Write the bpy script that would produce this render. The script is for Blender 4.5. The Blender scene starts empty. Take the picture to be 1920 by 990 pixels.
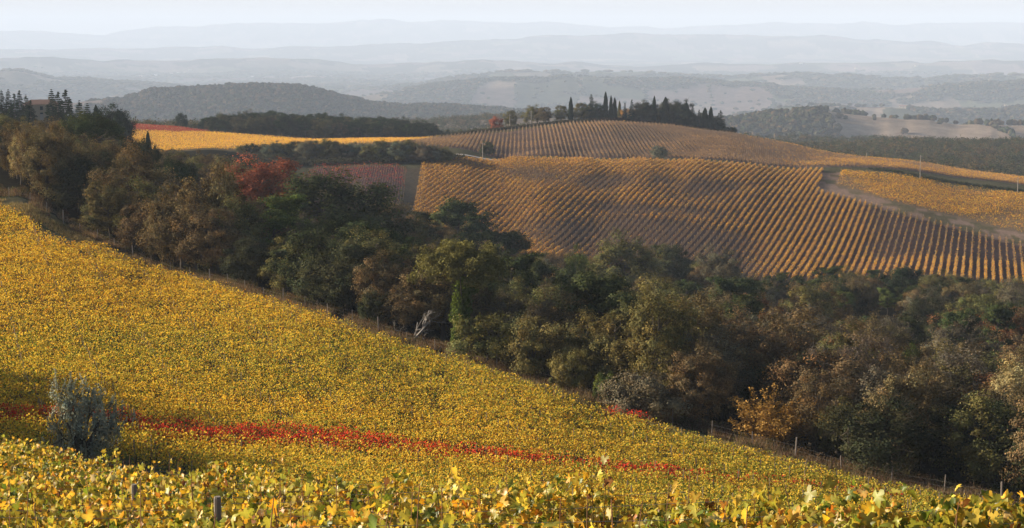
import bpy, math, random
import numpy as np

# ------------------------------------------------------------------ camera, sky, sun, exposure
SC = bpy.context.scene
COL = SC.collection
W0, H0, F = 1920.0, 990.0, 3300.0            # photograph size and focal length in its pixels
PITCH = math.atan(435.0 / F)
CP, SP = math.cos(PITCH), math.sin(PITCH)
cam = bpy.data.cameras.new('camera')
cam.sensor_width = 36.0
cam.lens = F / W0 * 36.0
cam.clip_start = 0.5
cam.clip_end = 60000.0
cam_o = bpy.data.objects.new('camera', cam)
cam_o.rotation_euler = (math.pi / 2 - PITCH, 0, 0)
COL.objects.link(cam_o)
SC.camera = cam_o

SUN_EL, SUN_AZ = math.radians(17.0), math.radians(-71.0)    # azimuth measured from +Y towards +X
world = bpy.data.worlds.new('World')
SC.world = world
world.use_nodes = True
wt = world.node_tree
wt.nodes.clear()
sky = wt.nodes.new('ShaderNodeTexSky')
sky.sky_type = 'NISHITA'
sky.sun_disc = False
sky.sun_elevation = SUN_EL
sky.sun_rotation = SUN_AZ
sky.air_density = 1.0
sky.dust_density = 2.0
sky.ozone_density = 2.0
bg = wt.nodes.new('ShaderNodeBackground')
bg.inputs['Strength'].default_value = 0.052
wo = wt.nodes.new('ShaderNodeOutputWorld')
# a thin high veil of cloud whitens the lower sky
tcw = wt.nodes.new('ShaderNodeTexCoord'); sep = wt.nodes.new('ShaderNodeSeparateXYZ'); wt.links.new(tcw.outputs['Generated'], sep.inputs[0])
mr = wt.nodes.new('ShaderNodeMapRange'); mr.interpolation_type = 'SMOOTHSTEP'
mr.inputs[1].default_value = 0.0; mr.inputs[2].default_value = 0.10; mr.inputs[3].default_value = 0.92; mr.inputs[4].default_value = 0.0
wt.links.new(sep.outputs[2], mr.inputs[0])
vm = wt.nodes.new('ShaderNodeMix'); vm.data_type = 'RGBA'; vm.inputs[7].default_value = (6.45, 6.15, 6.0, 1)
wt.links.new(mr.outputs[0], vm.inputs[0]); wt.links.new(sky.outputs[0], vm.inputs[6])
cmap = wt.nodes.new('ShaderNodeMapping'); cmap.inputs['Scale'].default_value = (3.0, 3.0, 70.0); wt.links.new(tcw.outputs['Generated'], cmap.inputs[0])
cnz = wt.nodes.new('ShaderNodeTexNoise'); cnz.inputs['Scale'].default_value = 1.6; cnz.inputs['Detail'].default_value = 5; wt.links.new(cmap.outputs[0], cnz.inputs['Vector'])
crg = wt.nodes.new('ShaderNodeMapRange'); crg.inputs[1].default_value = 0.3; crg.inputs[2].default_value = 0.7; crg.inputs[3].default_value = 0.93; crg.inputs[4].default_value = 1.05; wt.links.new(cnz.outputs[0], crg.inputs[0])
cmx = wt.nodes.new('ShaderNodeMix'); cmx.data_type = 'RGBA'; cmx.blend_type = 'MULTIPLY'; cmx.inputs[0].default_value = 1.0
wt.links.new(vm.outputs[2], cmx.inputs[6]); wt.links.new(crg.outputs[0], cmx.inputs[7]); wt.links.new(cmx.outputs[2], bg.inputs[0])
wt.links.new(bg.outputs[0], wo.inputs[0])
sun = bpy.data.lights.new('sun', 'SUN')
sun.energy = 5.0
sun.angle = math.radians(0.55)
sun.color = (1.0, 0.86, 0.68)
sun_o = bpy.data.objects.new('sun', sun)
sd = np.array([math.sin(SUN_AZ) * math.cos(SUN_EL), math.cos(SUN_AZ) * math.cos(SUN_EL), math.sin(SUN_EL)])
from mathutils import Vector, Matrix
sun_o.rotation_euler = Vector(sd).to_track_quat('Z', 'Y').to_euler()
COL.objects.link(sun_o)
SC.view_settings.view_transform = 'Standard'
SC.view_settings.look = 'None'
SC.view_settings.gamma = 1.0
SC.view_settings.exposure = 1.36
SC.view_settings.use_curve_mapping = False
SC.render.engine = 'CYCLES'
SC.cycles.use_denoising = True
SC.cycles.max_bounces = 5
SC.cycles.diffuse_bounces = 2
SC.cycles.transmission_bounces = 3
SC.cycles.volume_bounces = 1
SC.cycles.caustics_reflective = False
SC.cycles.caustics_refractive = False

# ------------------------------------------------------------------ maths helpers
def hash2(ix, iy, seed=0):
    h = (ix.astype(np.int64) * 374761393 + iy.astype(np.int64) * 668265263 + seed * 1274126177) & 0xFFFFFFFF
    h = ((h ^ (h >> 13)) * 1274126177) & 0xFFFFFFFF
    h = (h ^ (h >> 16)) & 0xFFFFFFFF
    return h / 4294967295.0

def vnoise(x, y, seed=0):
    xi, yi = np.floor(x), np.floor(y)
    fx, fy = x - xi, y - yi
    fx, fy = fx * fx * (3 - 2 * fx), fy * fy * (3 - 2 * fy)
    a, b = hash2(xi, yi, seed), hash2(xi + 1, yi, seed)
    c, d = hash2(xi, yi + 1, seed), hash2(xi + 1, yi + 1, seed)
    return (a * (1 - fx) + b * fx) * (1 - fy) + (c * (1 - fx) + d * fx) * fy

def fbm(x, y, octv=4, seed=0):
    s, a, t = 0.0, 0.5, 0.0
    x, y = np.asarray(x, float), np.asarray(y, float)
    for k in range(octv):
        s = s + a * vnoise(x, y, seed + k * 17)
        t += a; a *= 0.5
        x, y = x * 2.03 + 11.3, y * 2.03 + 7.7
    return s / t

def sstep(a, b, x):
    t = np.clip((x - a) / (b - a), 0, 1)
    return t * t * (3 - 2 * t)

def slope_of(py):                                # downward slope (drop per metre of Y) of a sight line through row py
    v = (py - H0 / 2) / F
    return (SP + v * CP) / (CP - v * SP)

def sight(px, py, Y, up=0.0):                    # point on the sight line at depth Y, lowered by UP metres
    v = (py - H0 / 2) / F
    k = Y / (CP - v * SP)
    return (k * (px - W0 / 2) / F, Y, -slope_of(py) * Y - up)

def project(x, y, z):
    d = y * CP - z * SP
    h = y * SP + z * CP
    return W0 / 2 + F * x / d, H0 / 2 - F * h / d

# ------------------------------------------------------------------ the lie of the land: surveyed points (column, row, depth, height of what grows on it)
G = []
def P(*a):
    for px, py, Y, h in a: G.append(sight(px, py, Y, h))
# knoll under the camera
for px in (-400, 0, 480, 960, 1440, 1920, 2300):
    s = 0.75 + 0.1 * (px / 1920.0)
    x = (px - 960) / F
    G.append((x * 3, 3, -2.6)); 
P((-400, 990, 9.5, 1.75), (0, 990, 9.0, 1.75), (480, 990, 8.6, 1.75), (960, 990, 8.2, 1.75), (1440, 990, 8.0, 1.75), (1920, 985, 8.0, 1.75), (2300, 985, 8.0, 1.75))
P((-400, 800, 62, 1.7), (0, 823, 55, 1.7), (-400, 860, 40, 1.7), (0, 862, 36, 1.7), (0, 915, 20, 1.7), (155, 861, 42, 1.7), (309, 880, 33, 1.7), (567, 896, 25, 1.7),
  (780, 905, 20, 1.7), (960, 912, 17, 1.7), (1280, 922, 14.5, 1.7), (1560, 936, 12.5, 1.7), (1830, 918, 12.5, 1.75), (2300, 915, 12.5, 1.7))
# hidden ditch behind the knoll
P((-400, 860, 85, 0), (0, 870, 84, 0), (155, 885, 78, 0), (309, 915, 66, 0), (567, 960, 52, 0), (780, 985, 44, 0), (960, 1000, 40, 0), (1280, 1000, 34, 0), (1560, 1000, 30, 0), (1830, 1000, 30, 0), (2300, 1000, 30, 0))
# the near golden vineyard
P((-400, 800, 100, 1.4), (0, 828, 100, 1.4), (150, 852, 104, 0), (330, 880, 92, 1.4), (600, 890, 92, 1.4), (820, 915, 92, 1.4), (1000, 925, 96, 1.4), (1400, 940, 100, 1.4), (1800, 960, 105, 1.4), (2300, 975, 105, 1.4))
P((0, 765, 118, 1.4), (250, 785, 118, 1.4), (640, 820, 119, 1.4), (1000, 852, 121, 1.4), (1300, 882, 123, 1.4), (1640, 917, 127, 1.4))
P((-400, 690, 140, 1.4), (0, 700, 140, 1.4), (350, 705, 145, 1.4), (800, 748, 148, 1.4), (1100, 786, 150, 1.4), (300, 560, 195, 1.4), (0, 500, 205, 1.4), (0, 430, 240, 1.4), (-400, 420, 240, 1.4))
FENCE = [(-300, 350, 285), (40, 372, 272), (120, 420, 262), (220, 468, 250), (400, 522, 230), (545, 565, 212), (675, 604, 200), (880, 664, 185), (1070, 727, 173), (1290, 798, 160), (1515, 864, 148), (1750, 920, 138), (1920, 965, 132), (2200, 1010, 124)]
P(*[(a, b, c, 0.0) for a, b, c in FENCE])
# the wooded gully
P((-300, 330, 330, 0), (60, 320, 340, 0), (60, 262, 460, 0), (300, 330, 440, 0), (100, 240, 600, 0), (-300, 245, 600, 0), (300, 480, 300, 0), (600, 560, 270, 0), (600, 450, 400, 0), (600, 385, 500, 0), (900, 644, 250, 0), (900, 560, 350, 0), (900, 490, 450, 0), (1200, 700, 240, 0),
  (1200, 620, 330, 0), (1200, 560, 420, 0), (1600, 740, 240, 0), (1600, 640, 320, 0), (1600, 570, 410, 0), (2000, 740, 240, 0), (2000, 650, 320, 0), (2000, 575, 400, 0))
# the main striped vineyard
P((590, 385, 545, 1), (780, 395, 560, 1), (860, 420, 545, 1), (953, 448, 535, 1), (1100, 480, 515, 1), (1380, 512, 488, 1), (1600, 520, 480, 1), (1920, 528, 470, 1), (2200, 540, 465, 1),
  (600, 306, 640, 1), (700, 303, 640, 1), (785, 302, 634, 2), (865, 294, 640, 2.3), (960, 291, 655, 2.3), (1087, 290, 662, 2.3), (1200, 291, 668, 2.3), (1300, 294, 675, 2.3), (1400, 302, 685, 2.2), (1517, 313, 694, 2),
  (1000, 365, 583, 1), (1250, 375, 590, 1), (1560, 350, 645, 1), (1700, 385, 610, 1), (1920, 447, 555, 1), (2200, 490, 520, 1), (1500, 420, 570, 1))
# right hand golden block and the upper field
P((1600, 318, 700, 1), (1920, 362, 680, 1), (2200, 400, 660, 1), (1920, 400, 620, 1), (1700, 310, 745, 1), (1920, 340, 760, 1), (1750, 325, 725, 1))
P((700, 266, 740, 1), (800, 272, 720, 1), (950, 288, 695, 2), (1087, 287, 700, 2), (1200, 287, 703, 2), (1300, 288, 707, 2), (1400, 294, 715, 2), (1500, 301, 730, 1.5), (1100, 255, 780, 1), (1300, 262, 780, 1))
RIDGE = [(600, 262, 860), (800, 258, 850), (900, 246, 860), (1000, 235, 870), (1070, 228, 880), (1150, 225, 885), (1250, 232, 885), (1380, 249, 890), (1480, 268, 880), (1600, 292, 850), (1750, 307, 835), (1920, 331, 815), (2200, 365, 790)]
P(*[(a, b, c, 1.0) for a, b, c in RIDGE])
P((400, 290, 620, 0), (250, 300, 600, 0), (250, 272, 700, 1), (400, 268, 735, 1), (550, 268, 750, 1), (250, 234, 890, 1), (320, 238, 890, 1), (380, 246, 850, 1), (500, 256, 850, 1), (0, 228, 800, 0), (-300, 225, 800, 0))
P((0, 238, 1100, 0), (300, 250, 1050, 0), (600, 270, 1050, 0), (900, 262, 1050, 0), (1100, 252, 1050, 0), (1300, 262, 1050, 0), (1500, 300, 1050, 0), (1700, 325, 1050, 0), (1920, 345, 1050, 0), (2200, 370, 1050, 0),
  (0, 240, 1500, 0), (600, 265, 1500, 0), (1100, 262, 1500, 0), (1400, 275, 1500, 0), (1500, 290, 1350, 0), (1700, 272, 1500, 0), (1920, 255, 1650, 0), (2200, 250, 1700, 0),
  (0, 240, 2200, 0), (600, 260, 2200, 0), (1100, 262, 2200, 0), (1500, 262, 2200, 0), (1920, 262, 2300, 0))
G = np.array(G)
AK = 6.0
def dom(x, y):
    r = np.hypot(x, y)
    a = np.arctan2(x, y)
    return np.clip(a, -0.52, 0.52) * AK, np.log(np.maximum(r, 2.0)), r
ga, gv, gr = dom(G[:, 0], G[:, 1])
gs = G[:, 2] / gr
def _K(r2): return np.where(r2 > 1e-12, 0.5 * r2 * np.log(np.maximum(r2, 1e-12)), 0.0)
LAMN = 0.04
NG = len(G)
A = np.zeros((NG + 3, NG + 3))
A[:NG, :NG] = _K((ga[:, None] - ga[None]) ** 2 + (gv[:, None] - gv[None]) ** 2) + np.diag(np.where((G[:, 1] > 95) & (G[:, 1] < 300) & (G[:, 0] > -0.2 * G[:, 1]), LAMN, 2e-4))
Pm = np.stack([np.ones(NG), ga, gv], 1)
A[:NG, NG:] = Pm; A[NG:, :NG] = Pm.T
TW = np.linalg.solve(A, np.concatenate([gs, np.zeros(3)]))

RIDGES = [
    (1900, 260, [(500, 225), (800, 202), (880, 190), (960, 187), (1100, 192), (1180, 203), (1300, 225), (1420, 260), (2300, 300)]),
    (4100, 480, [(-300, 196), (100, 190), (250, 180), (340, 168), (400, 165), (450, 162), (560, 165), (620, 179), (680, 192), (750, 200), (900, 204), (1000, 215), (1200, 235), (2300, 262)]),
    (2900, 300, [(-400, 262), (1200, 262), (1350, 232), (1450, 214), (1550, 208), (1700, 225), (1920, 232), (2300, 235)]),
    (5200, 450, [(-400, 240), (1300, 240), (1450, 202), (1600, 196), (1750, 205), (1920, 200), (2300, 196)]),
    (7500, 550, [(-400, 210), (600, 190), (700, 180), (800, 160), (900, 148), (1100, 146), (1300, 150), (1430, 160), (1600, 170), (1700, 165), (1800, 156), (1920, 150), (2300, 148)]),
    (9500, 600, [(-400, 180), (700, 165), (900, 140), (1000, 134), (1200, 137), (1350, 146), (1500, 140), (1700, 150), (1920, 138), (2300, 138)]),
    (9000, 700, [(-400, 132), (40, 130), (90, 142), (180, 150), (300, 160), (420, 175), (2300, 190)]),
    (15000, 1000, [(-400, 108), (100, 106), (300, 116), (500, 108), (600, 112), (700, 122), (900, 112), (1200, 124), (1500, 118), (1920, 112), (2300, 112)]),
    (22500, 1500, [(-400, 92), (500, 90), (900, 76), (1000, 68), (1180, 64), (1350, 66), (1500, 65), (1600, 71), (1800, 82), (2300, 84)]),
    (33000, 2200, [(-400, 50), (0, 56), (90, 59), (150, 65), (200, 66), (300, 51), (360, 49), (450, 42), (600, 42), (720, 37), (800, 40), (900, 39), (1000, 42), (1100, 48), (1200, 52), (1300, 50), (1450, 44), (1550, 42), (1650, 45), (1800, 42), (1920, 44), (2300, 48)]),
]
def far_z(x, y):
    r = np.hypot(x, y)
    px = np.where(y > 1, W0 / 2 + F * x / np.maximum(y, 1) * 1.004, np.sign(x) * 5000)
    px = np.clip(px, -400, 2300)
    base = -205 - 130 * sstep(2400, 5200, r) + 90 * (fbm(x / 1400, y / 1100, 4, 5) - 0.5) + 34 * (fbm(x / 420, y / 380, 3, 9) - 0.5)
    z = base
    for rr, sg, prof in RIDGES:
        pxs, pys = zip(*prof)
        cr = -slope_of(np.interp(px, pxs, pys)) * rr
        cr = cr + (fbm(px / 60, r / 900, 4, int(rr)) - 0.5) * rr * 0.0035
        g = np.exp(-((r - rr * (1 + 0.06 * (fbm(px / 350, 0 * px, 2, 3) - 0.5))) / sg) ** 2)
        z = z + np.maximum(cr - z, 0) * g
    return z

def ground(x, y):
    x = np.atleast_1d(np.asarray(x, float)); y = np.atleast_1d(np.asarray(y, float))
    sh = x.shape; x = x.ravel(); y = y.ravel()
    a, v, r = dom(x, y)
    out = np.empty_like(x)
    near = r < 2400
    if near.any():
        idx = np.nonzero(near)[0]
        for c0 in range(0, len(idx), 40000):
            ii = idx[c0:c0 + 40000]
            k = _K((a[ii][:, None] - ga[None]) ** 2 + (v[ii][:, None] - gv[None]) ** 2)
            s = k @ TW[:NG] + TW[NG] + TW[NG + 1] * a[ii] + TW[NG + 2] * v[ii]
            out[ii] = s * np.maximum(r[ii], 2.0)
    w = sstep(1500, 2300, r)
    rest = r > 1500
    if rest.any():
        fz = far_z(x[rest], y[rest])
        nz = np.where(near[rest], out[rest], 0)
        out[rest] = nz * (1 - w[rest]) + fz * w[rest]
    # small natural unevenness
    out += (fbm(x / 9, y / 9, 3, 77) - 0.5) * np.clip(r / 400, 0.02, 0.5)
    return out.reshape(sh)

def trace(px, py, y0=3.0, y1=3000.0):            # where the sight line through a pixel meets the ground, beyond y0
    Y = np.exp(np.linspace(math.log(y0), math.log(y1), 1500))
    v = (py - H0 / 2) / F
    X = Y * ((px - W0 / 2) / F) / (CP - v * SP)
    d = -slope_of(py) * Y - ground(X, Y)
    i = np.nonzero(d < 0)[0]
    i = i[0] if len(i) else len(Y) - 1
    return float(X[i]), float(Y[i])

def gz(x, y): return float(ground(x, y)[0])
# ------------------------------------------------------------------ materials
def new_mat(name):
    m = bpy.data.materials.new(name); m.use_nodes = True
    nt = m.node_tree; nt.nodes.clear()
    return m, nt, nt.nodes.new('ShaderNodeOutputMaterial')

def mixc(nt, a, b, fac=1.0, mode='MULTIPLY'):
    mx = nt.nodes.new('ShaderNodeMix'); mx.data_type = 'RGBA'; mx.blend_type = mode
    for sock, v in ((mx.inputs[6], a), (mx.inputs[7], b), (mx.inputs[0], fac)):
        if hasattr(v, 'node'): nt.links.new(v, sock)
        else: sock.default_value = v
    return mx.outputs[2]

def leaf_mat(name, transl=0.35, gloss=0.0, objcol=True):
    m, nt, out = new_mat(name)
    at = nt.nodes.new('ShaderNodeAttribute'); at.attribute_name = 'tint'
    col = at.outputs['Color']
    if objcol:
        oi = nt.nodes.new('ShaderNodeObjectInfo')
        col = mixc(nt, col, oi.outputs['Color'])
    d = nt.nodes.new('ShaderNodeBsdfDiffuse'); nt.links.new(col, d.inputs[0])
    t = nt.nodes.new('ShaderNodeBsdfTranslucent')
    warm = mixc(nt, col, (1.0, 0.92, 0.6, 1)); nt.links.new(warm, t.inputs[0])
    ms = nt.nodes.new('ShaderNodeMixShader'); ms.inputs[0].default_value = transl
    nt.links.new(d.outputs[0], ms.inputs[1]); nt.links.new(t.outputs[0], ms.inputs[2])
    last = ms
    if gloss > 0:
        g = nt.nodes.new('ShaderNodeBsdfGlossy'); g.inputs['Roughness'].default_value = 0.42; g.inputs[0].default_value = (1, 1, 1, 1)
        m2 = nt.nodes.new('ShaderNodeMixShader'); m2.inputs[0].default_value = gloss
        nt.links.new(ms.outputs[0], m2.inputs[1]); nt.links.new(g.outputs[0], m2.inputs[2]); last = m2
    nt.links.new(last.outputs[0], out.inputs[0])
    return m

def rough_mat(name, c1, c2, scale=3.0, rough=0.95, stretch=(1, 1, 1)):
    m, nt, out = new_mat(name)
    tc = nt.nodes.new('ShaderNodeTexCoord'); mp = nt.nodes.new('ShaderNodeMapping'); mp.inputs['Scale'].default_value = stretch
    nt.links.new(tc.outputs['Object'], mp.inputs[0])
    nz = nt.nodes.new('ShaderNodeTexNoise'); nz.inputs['Scale'].default_value = scale; nz.inputs['Detail'].default_value = 6
    nt.links.new(mp.outputs[0], nz.inputs['Vector'])
    col = mixc(nt, (*c1, 1), (*c2, 1), nz.outputs[0], 'MIX')
    p = nt.nodes.new('ShaderNodeBsdfPrincipled'); nt.links.new(col, p.inputs['Base Color']); p.inputs['Roughness'].default_value = rough
    p.inputs['Specular IOR Level'].default_value = 0.2
    bp = nt.nodes.new('ShaderNodeBump'); bp.inputs['Strength'].default_value = 0.4; nt.links.new(nz.outputs[0], bp.inputs['Height']); nt.links.new(bp.outputs[0], p.inputs['Normal'])
    nt.links.new(p.outputs[0], out.inputs[0])
    return m

M_LEAF = leaf_mat('foliage', 0.22)
M_VINE = leaf_mat('vine_leaves', 0.40, 0.0, False)
M_VINE_NEAR = leaf_mat('vine_leaves_close', 0.45, 0.015, False)
M_NEEDLE = leaf_mat('needles', 0.12)
M_BARK = rough_mat('bark', (0.035, 0.028, 0.02), (0.11, 0.09, 0.07), 4.0, stretch=(1, 1, 0.25))
M_DEADWOOD = rough_mat('dead_wood', (0.15, 0.135, 0.12), (0.32, 0.29, 0.26), 5.0, stretch=(1, 1, 0.3))
M_POST = rough_mat('weathered_post', (0.13, 0.11, 0.09), (0.26, 0.22, 0.19), 12.0, stretch=(1, 1, 0.12))
M_POLE = rough_mat('utility_pole_wood', (0.26, 0.22, 0.18), (0.36, 0.31, 0.26), 5.0, stretch=(1, 1, 0.1))
M_WIRE = rough_mat('wire', (0.2, 0.2, 0.2), (0.3, 0.3, 0.3), 5.0, 0.5)
M_CANE = rough_mat('cane', (0.12, 0.06, 0.03), (0.26, 0.13, 0.06), 30.0)
M_WALL = rough_mat('plaster', (0.55, 0.45, 0.34), (0.68, 0.6, 0.48), 1.0)
M_STONE = rough_mat('stone_wall', (0.26, 0.2, 0.14), (0.4, 0.31, 0.22), 2.0)
M_WHITE = rough_mat('pale_plaster', (0.55, 0.52, 0.47), (0.65, 0.62, 0.57), 1.0)
M_ROOF = rough_mat('roof_tiles', (0.17, 0.095, 0.07), (0.26, 0.16, 0.12), 3.0, stretch=(1, 6, 1))
M_GLASS = rough_mat('window_dark', (0.03, 0.035, 0.04), (0.05, 0.05, 0.06), 1.0, 0.2)
M_ROAD = rough_mat('road_gravel', (0.34, 0.31, 0.28), (0.46, 0.42, 0.38), 0.8)

# ------------------------------------------------------------------ mesh helpers
def mesh_np(name, V, faces, mat=None, tint=None, smooth=False):
    """V (n,3); faces: list of (m,k) index arrays; tint: (n,3) colour per vertex"""
    me = bpy.data.meshes.new(name)
    V = np.ascontiguousarray(V, dtype=np.float32)
    me.vertices.add(len(V)); me.vertices.foreach_set('co', V.ravel())
    faces = [f for f in faces if len(f)]
    nl = sum(f.size for f in faces); nf = sum(len(f) for f in faces)
    me.loops.add(nl); me.loops.foreach_set('vertex_index', np.concatenate([f.ravel() for f in faces]).astype(np.int32))
    me.polygons.add(nf)
    tot = np.concatenate([np.full(len(f), f.shape[1], np.int32) for f in faces])
    st = np.concatenate([[0], np.cumsum(tot)[:-1]]).astype(np.int32)
    me.polygons.foreach_set('loop_start', st)
    me.polygons.foreach_set('use_smooth', np.full(nf, smooth))
    if tint is not None:
        at = me.attributes.new('tint', 'FLOAT_COLOR', 'POINT')
        c = np.ones((len(V), 4), np.float32); c[:, :3] = tint
        at.data.foreach_set('color', c.ravel())
    me.update(calc_edges=True)
    if mat: me.materials.append(mat)
    return me

def link(name, me, parent=None, loc=None, rot=None, scale=None):
    o = bpy.data.objects.new(name, me)
    if loc is not None: o.location = loc
    if rot is not None: o.rotation_euler = rot
    if scale is not None: o.scale = scale
    if parent is not None: o.parent = parent
    COL.objects.link(o)
    return o

def tag(o, label=None, cat=None, group=None, kind=None):
    if label: o['label'] = label
    if cat: o['category'] = cat
    if group: o['group'] = group
    if kind: o['kind'] = kind
    return o

def quads(Pc, N, size, rng, aspect=1.0, curl=0.0):
    """one quad leaf per centre; N normals"""
    n = len(Pc)
    r = rng.normal(size=(n, 3))
    T = np.cross(N, r); T /= np.linalg.norm(T, axis=1, keepdims=True) + 1e-9
    B = np.cross(N, T)
    s = np.broadcast_to(np.asarray(size, float), (n,))[:, None] * 0.5
    T = T * s; B = B * s * aspect
    V = np.empty((n, 4, 3))
    # a kite-like leaf outline
    V[:, 0] = Pc - B; V[:, 1] = Pc + T * 0.95 - B * 0.1; V[:, 2] = Pc + B; V[:, 3] = Pc - T * 0.95 + B * 0.15
    return V.reshape(-1, 3), np.arange(n * 4).reshape(n, 4)

def unit(v): return v / (np.linalg.norm(v, axis=-1, keepdims=True) + 1e-9)

class Acc:
    def __init__(s): s.V, s.F, s.T, s.n = [], [], [], 0
    def add(s, V, Fc, tint=(1, 1, 1)):
        V = np.asarray(V, float)
        s.V.append(V); s.F.append(np.asarray(Fc) + s.n)
        t = np.asarray(tint, float)
        s.T.append(np.broadcast_to(t, (len(V), 3)) if t.ndim == 1 else t)
        s.n += len(V)
    def tube(s, pts, rad, sides=6, tint=(1, 1, 1), cap=True):
        pts = np.asarray(pts, float); rad = np.broadcast_to(np.asarray(rad, float), (len(pts),))
        d = unit(np.gradient(pts, axis=0))
        ref = np.array([0.31, 0.22, 0.92]) if abs(d[0] @ np.array([0.31, 0.22, 0.92])) < 0.9 else np.array([1., 0, 0])
        u = unit(np.cross(d, ref)); v = np.cross(d, u)
        a = np.linspace(0, 2 * np.pi, sides, endpoint=False)
        V = pts[:, None] + rad[:, None, None] * (np.cos(a)[None, :, None] * u[:, None] + np.sin(a)[None, :, None] * v[:, None])
        m = len(pts); i = np.arange(m - 1)[:, None] * sides; j = np.arange(sides)[None]; j2 = (j + 1) % sides
        Fc = np.stack([i + j, i + j2, i + sides + j2, i + sides + j], -1).reshape(-1, 4)
        s.add(V.reshape(-1, 3), Fc, tint)
        if cap:
            c = (m - 1) * sides
            if sides == 4: s.add(V[-1], [[0, 1, 2, 3]], tint)
            elif sides == 6: s.add(V[-1], [[0, 1, 2, 3], [0, 3, 4, 5]], tint)
            elif sides == 8: s.add(V[-1], [[0, 1, 2, 3], [0, 3, 4, 5], [0, 5, 6, 7]], tint)
    def box(s, lo, hi, tint=(1, 1, 1)):
        x0, y0, z0 = lo; x1, y1, z1 = hi
        V = [(x0, y0, z0), (x1, y0, z0), (x1, y1, z0), (x0, y1, z0), (x0, y0, z1), (x1, y0, z1), (x1, y1, z1), (x0, y1, z1)]
        s.add(V, [[0, 3, 2, 1], [4, 5, 6, 7], [0, 1, 5, 4], [1, 2, 6, 5], [2, 3, 7, 6], [3, 0, 4, 7]], tint)
    def mesh(s, name, mat, smooth=False):
        fs = {}
        for f in s.F: fs.setdefault(f.shape[1], []).append(f)
        return mesh_np(name, np.concatenate(s.V), [np.concatenate(v) for v in fs.values()], mat, np.concatenate(s.T), smooth)

def inpoly(x, y, poly):
    x = np.asarray(x); y = np.asarray(y); r = np.zeros(x.shape, bool)
    m = len(poly)
    for i in range(m):
        x1, y1 = poly[i]; x2, y2 = poly[(i + 1) % m]
        c = (y1 > y) != (y2 > y)
        r ^= c & (x < (x2 - x1) * (y - y1) / (y2 - y1 + 1e-12) + x1)
    return r

def wpoly(l): return [sight(a, b, c)[:2] for a, b, c in l]
def polydist(x, y, line):
    d = np.full(np.shape(x), 1e9)
    for (x1, y1), (x2, y2) in zip(line[:-1], line[1:]):
        L2 = (x2 - x1) ** 2 + (y2 - y1) ** 2
        t = np.clip(((x - x1) * (x2 - x1) + (y - y1) * (y2 - y1)) / L2, 0, 1)
        d = np.minimum(d, np.hypot(x - x1 - t * (x2 - x1), y - y1 - t * (y2 - y1)))
    return d

# ------------------------------------------------------------------ plan of the land
FL = wpoly(FENCE)                                             # fence line
FX, FY = np.array(FL).T
def fence_side(x, y):                                        # > 0 beyond the fence (wood side)
    yf = np.interp(x, FX, FY)
    return y - yf
MAIN = wpoly([(745, 420, 515), (775, 385, 560), (792, 296, 640), (865, 292, 652), (960, 288, 664), (1087, 287, 670), (1300, 291, 682), (1520, 311, 701), (1545, 316, 703), (1535, 352, 640),
              (1700, 395, 596), (1920, 455, 548), (2150, 500, 515), (2150, 540, 462), (1920, 528, 466), (1600, 520, 474), (1380, 512, 484), (1100, 480, 505), (900, 440, 512)])
RBLOCK = wpoly([(1578, 320, 697), (1760, 338, 690), (1920, 360, 680), (2150, 395, 665), (2150, 474, 556), (1920, 437, 574), (1700, 384, 616), (1568, 348, 652)])
UPPER = wpoly([(735, 268, 745), (820, 275, 710), (950, 281, 682), (1290, 283, 700), (1500, 297, 712), (1640, 318, 728), (1920, 345, 745), (2150, 365, 745), (2150, 362, 795), (1920, 333, 812),
               (1750, 309, 832), (1600, 294, 845), (1480, 270, 872), (1380, 251, 880), (1250, 236, 875), (1150, 229, 875), (1070, 232, 870), (1000, 239, 862), (900, 250, 850), (800, 262, 835)])
LGOLD = wpoly([(120, 285, 640), (430, 285, 680), (600, 272, 715), (735, 268, 742), (790, 264, 800), (830, 258, 850), (700, 262, 850), (540, 262, 855), (420, 250, 860), (340, 251, 820), (120, 251, 802)])
LRED = wpoly([(120, 235, 920), (300, 236, 920), (395, 249, 862), (330, 250, 822), (120, 250, 805)])
RPLOT = wpoly([(590, 300, 636), (745, 300, 636), (762, 300, 630), (752, 400, 545), (745, 430, 515), (600, 430, 500), (540, 340, 590)])
ROAD = [sight(a, b, c)[:2] for a, b, c in [(760, 287, 668), (860, 286, 667), (940, 285, 668)]]

WOODP = np.array
def forest_far(x, y):                                        # where the far country is wooded
    r = np.hypot(x, y)
    f = fbm(x / 330, y / 420, 4, 31)
    px = 960 + 3300 * x / np.maximum(y, 1)
    f = f - 0.16 * np.exp(-((px - 300) / 85) ** 2 - ((r - 3800) / 230) ** 2) - 0.14 * np.exp(-((px - 480) / 60) ** 2 - ((r - 3600) / 150) ** 2)
    return f + 0.09 * sstep(2100, 1700, r)

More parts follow.
